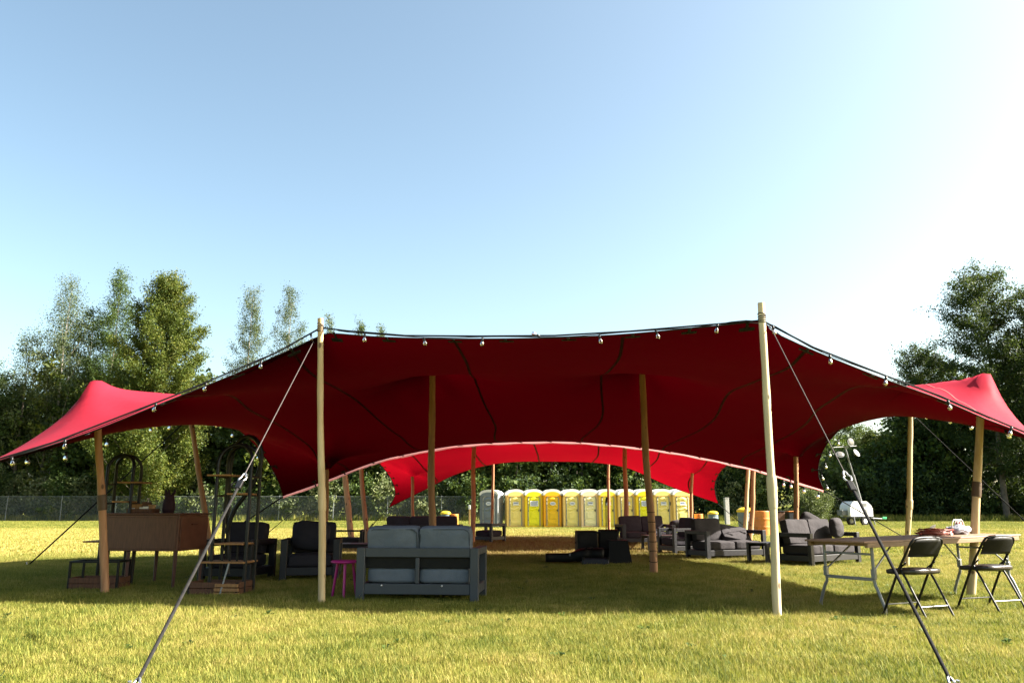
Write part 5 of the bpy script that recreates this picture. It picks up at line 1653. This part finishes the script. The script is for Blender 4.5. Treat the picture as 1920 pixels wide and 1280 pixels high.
# the woodland behind: one mass, too dense to count
def woodland():
    r = np.random.default_rng(55)
    Vs = []; Fs = []; Ms = []; off = 0
    tv = []; tf = []
    trunks = MB()
    mats = ['leaf_dark', 'leaf_mid', 'leaf_lime', 'leaf_grey', 'leaf_shrub']
    spots = []
    for row, Y in enumerate((84, 89, 95, 102)):
        for u in np.arange(-150, 2080, 58 if row < 2 else 84):
            uu = u + r.uniform(-24, 24); y = Y + r.uniform(-2, 2)
            x = (uu - 960) / FPX * y
            if 1430 < uu < 1512: continue
            if uu < 30: H = r.uniform(12, 15)
            elif uu < 400: H = r.uniform(13, 17)
            elif uu < 460: H = r.uniform(10, 12)
            elif uu < 1300: H = r.uniform(11.5, 15.5)
            elif uu < 1430: H = r.uniform(8.5, 11) if row < 2 else r.uniform(10, 12)
            elif uu < 1680: H = r.uniform(6, 8.5) if row else r.uniform(5, 7)
            elif uu < 1760: H = r.uniform(9, 14)
            else: H = r.uniform(13, 18)
            spots.append((x, y, H, r.uniform(5.5, 7.5), 'broad', row, uu))
    for u in np.arange(1390, 1640, 34):                          # beyond the grassy rise
        y = 150 + r.uniform(-4, 4); spots.append(((u - 960) / FPX * y, y, r.uniform(7.5, 11), 8, 'broad', 9, u))
    for k in range(26):                                            # the wood that runs on past the picture, along the sunny side
        spots.append((r.uniform(66, 96), r.uniform(70, 104), r.uniform(17, 24), 8.5, 'broad', 8, 9999))
    for x, y, H, W, kind, row, uu in spots:
        rr = np.random.default_rng(int(abs(x * 131 + y * 17)))
        P, limbs = crown_arrays(rr, H, W, kind, 26, 5, 20, .5, .55, 0, .10 if row < 2 else .15)
        z0 = float(terrain_z(x, y))
        P += (x, y, z0)
        V, F = leaf_quads(rr, P, .46)
        dark = uu > 1640
        m = rr.choice([0, 0, 0, 1] if dark else [0, 1, 1, 1, 2, 3], 1)[0]
        Vs.append(V); Fs.append(F + off); off += len(V); Ms.append(np.full(len(F), m))
        trunks.tube([(x, y, z0 - .2), (x + rr.normal(0, .3), y, z0 + H * .5), (x + rr.normal(0, .5), y, z0 + H * .9)], [.2, .13, .03], 6)
    # shrubs and saplings along the wood's edge
    for u in np.arange(-80, 2020, 26):
        y = 81 + r.uniform(-1.2, 2.0); uu = u + r.uniform(-12, 12); x = (uu - 960) / FPX * y
        if 1418 < uu < 1500: continue
        rr = np.random.default_rng(int(u + 999))
        H = r.uniform(2.0, 4.6)
        if 560 < uu < 720 or 1190 < uu < 1320: H = r.uniform(3.2, 5.2)
        P, limbs = crown_arrays(rr, H, r.uniform(2.6, 4.4), 'shrub', 18, 6, 16, .3, .34, 0, .02)
        P += (x, y, 0)
        V, F = leaf_quads(rr, P, .30)
        dark = uu > 1600
        m = rr.choice([0, 0, 0, 1] if dark else [4, 4, 1, 0, 3, 1], 1)[0]
        Vs.append(V); Fs.append(F + off); off += len(V); Ms.append(np.full(len(F), m))
    o = bpy.data.objects.new('woodland', mesh_np('woodland', np.concatenate(Vs), np.concatenate(Fs), mats, np.concatenate(Ms)))
    COL.objects.link(o); tag(o, kind='stuff')
    tr = trunks.build('woodland_trunks', 'bark', o)
    tr['kind'] = 'stuff'
woodland()

# unmown grass under the fence
def verge():
    r = np.random.default_rng(8)
    n = 26000
    x = r.uniform(-62, 62, n); y = 79.6 + r.uniform(-1.2, 2.4, n)
    y = np.where(x > 14, 76 + r.uniform(-1, 4, n), y)
    h = r.uniform(.25, .75, n); a = r.random(n) * pi; w = .05
    P = np.stack([x, y, np.zeros(n)], -1); d = np.stack([np.cos(a) * w, np.sin(a) * w, np.zeros(n)], -1)
    tip = P + np.stack([r.normal(0, .12, n), r.normal(0, .12, n), h], -1)
    V = np.stack([P - d, P + d, tip], 1).reshape(-1, 3)
    o = bpy.data.objects.new('tall_grass', mesh_np('tall_grass', V, np.arange(n * 3).reshape(-1, 3), ['blades'])); COL.objects.link(o); tag(o, kind='stuff')
verge()
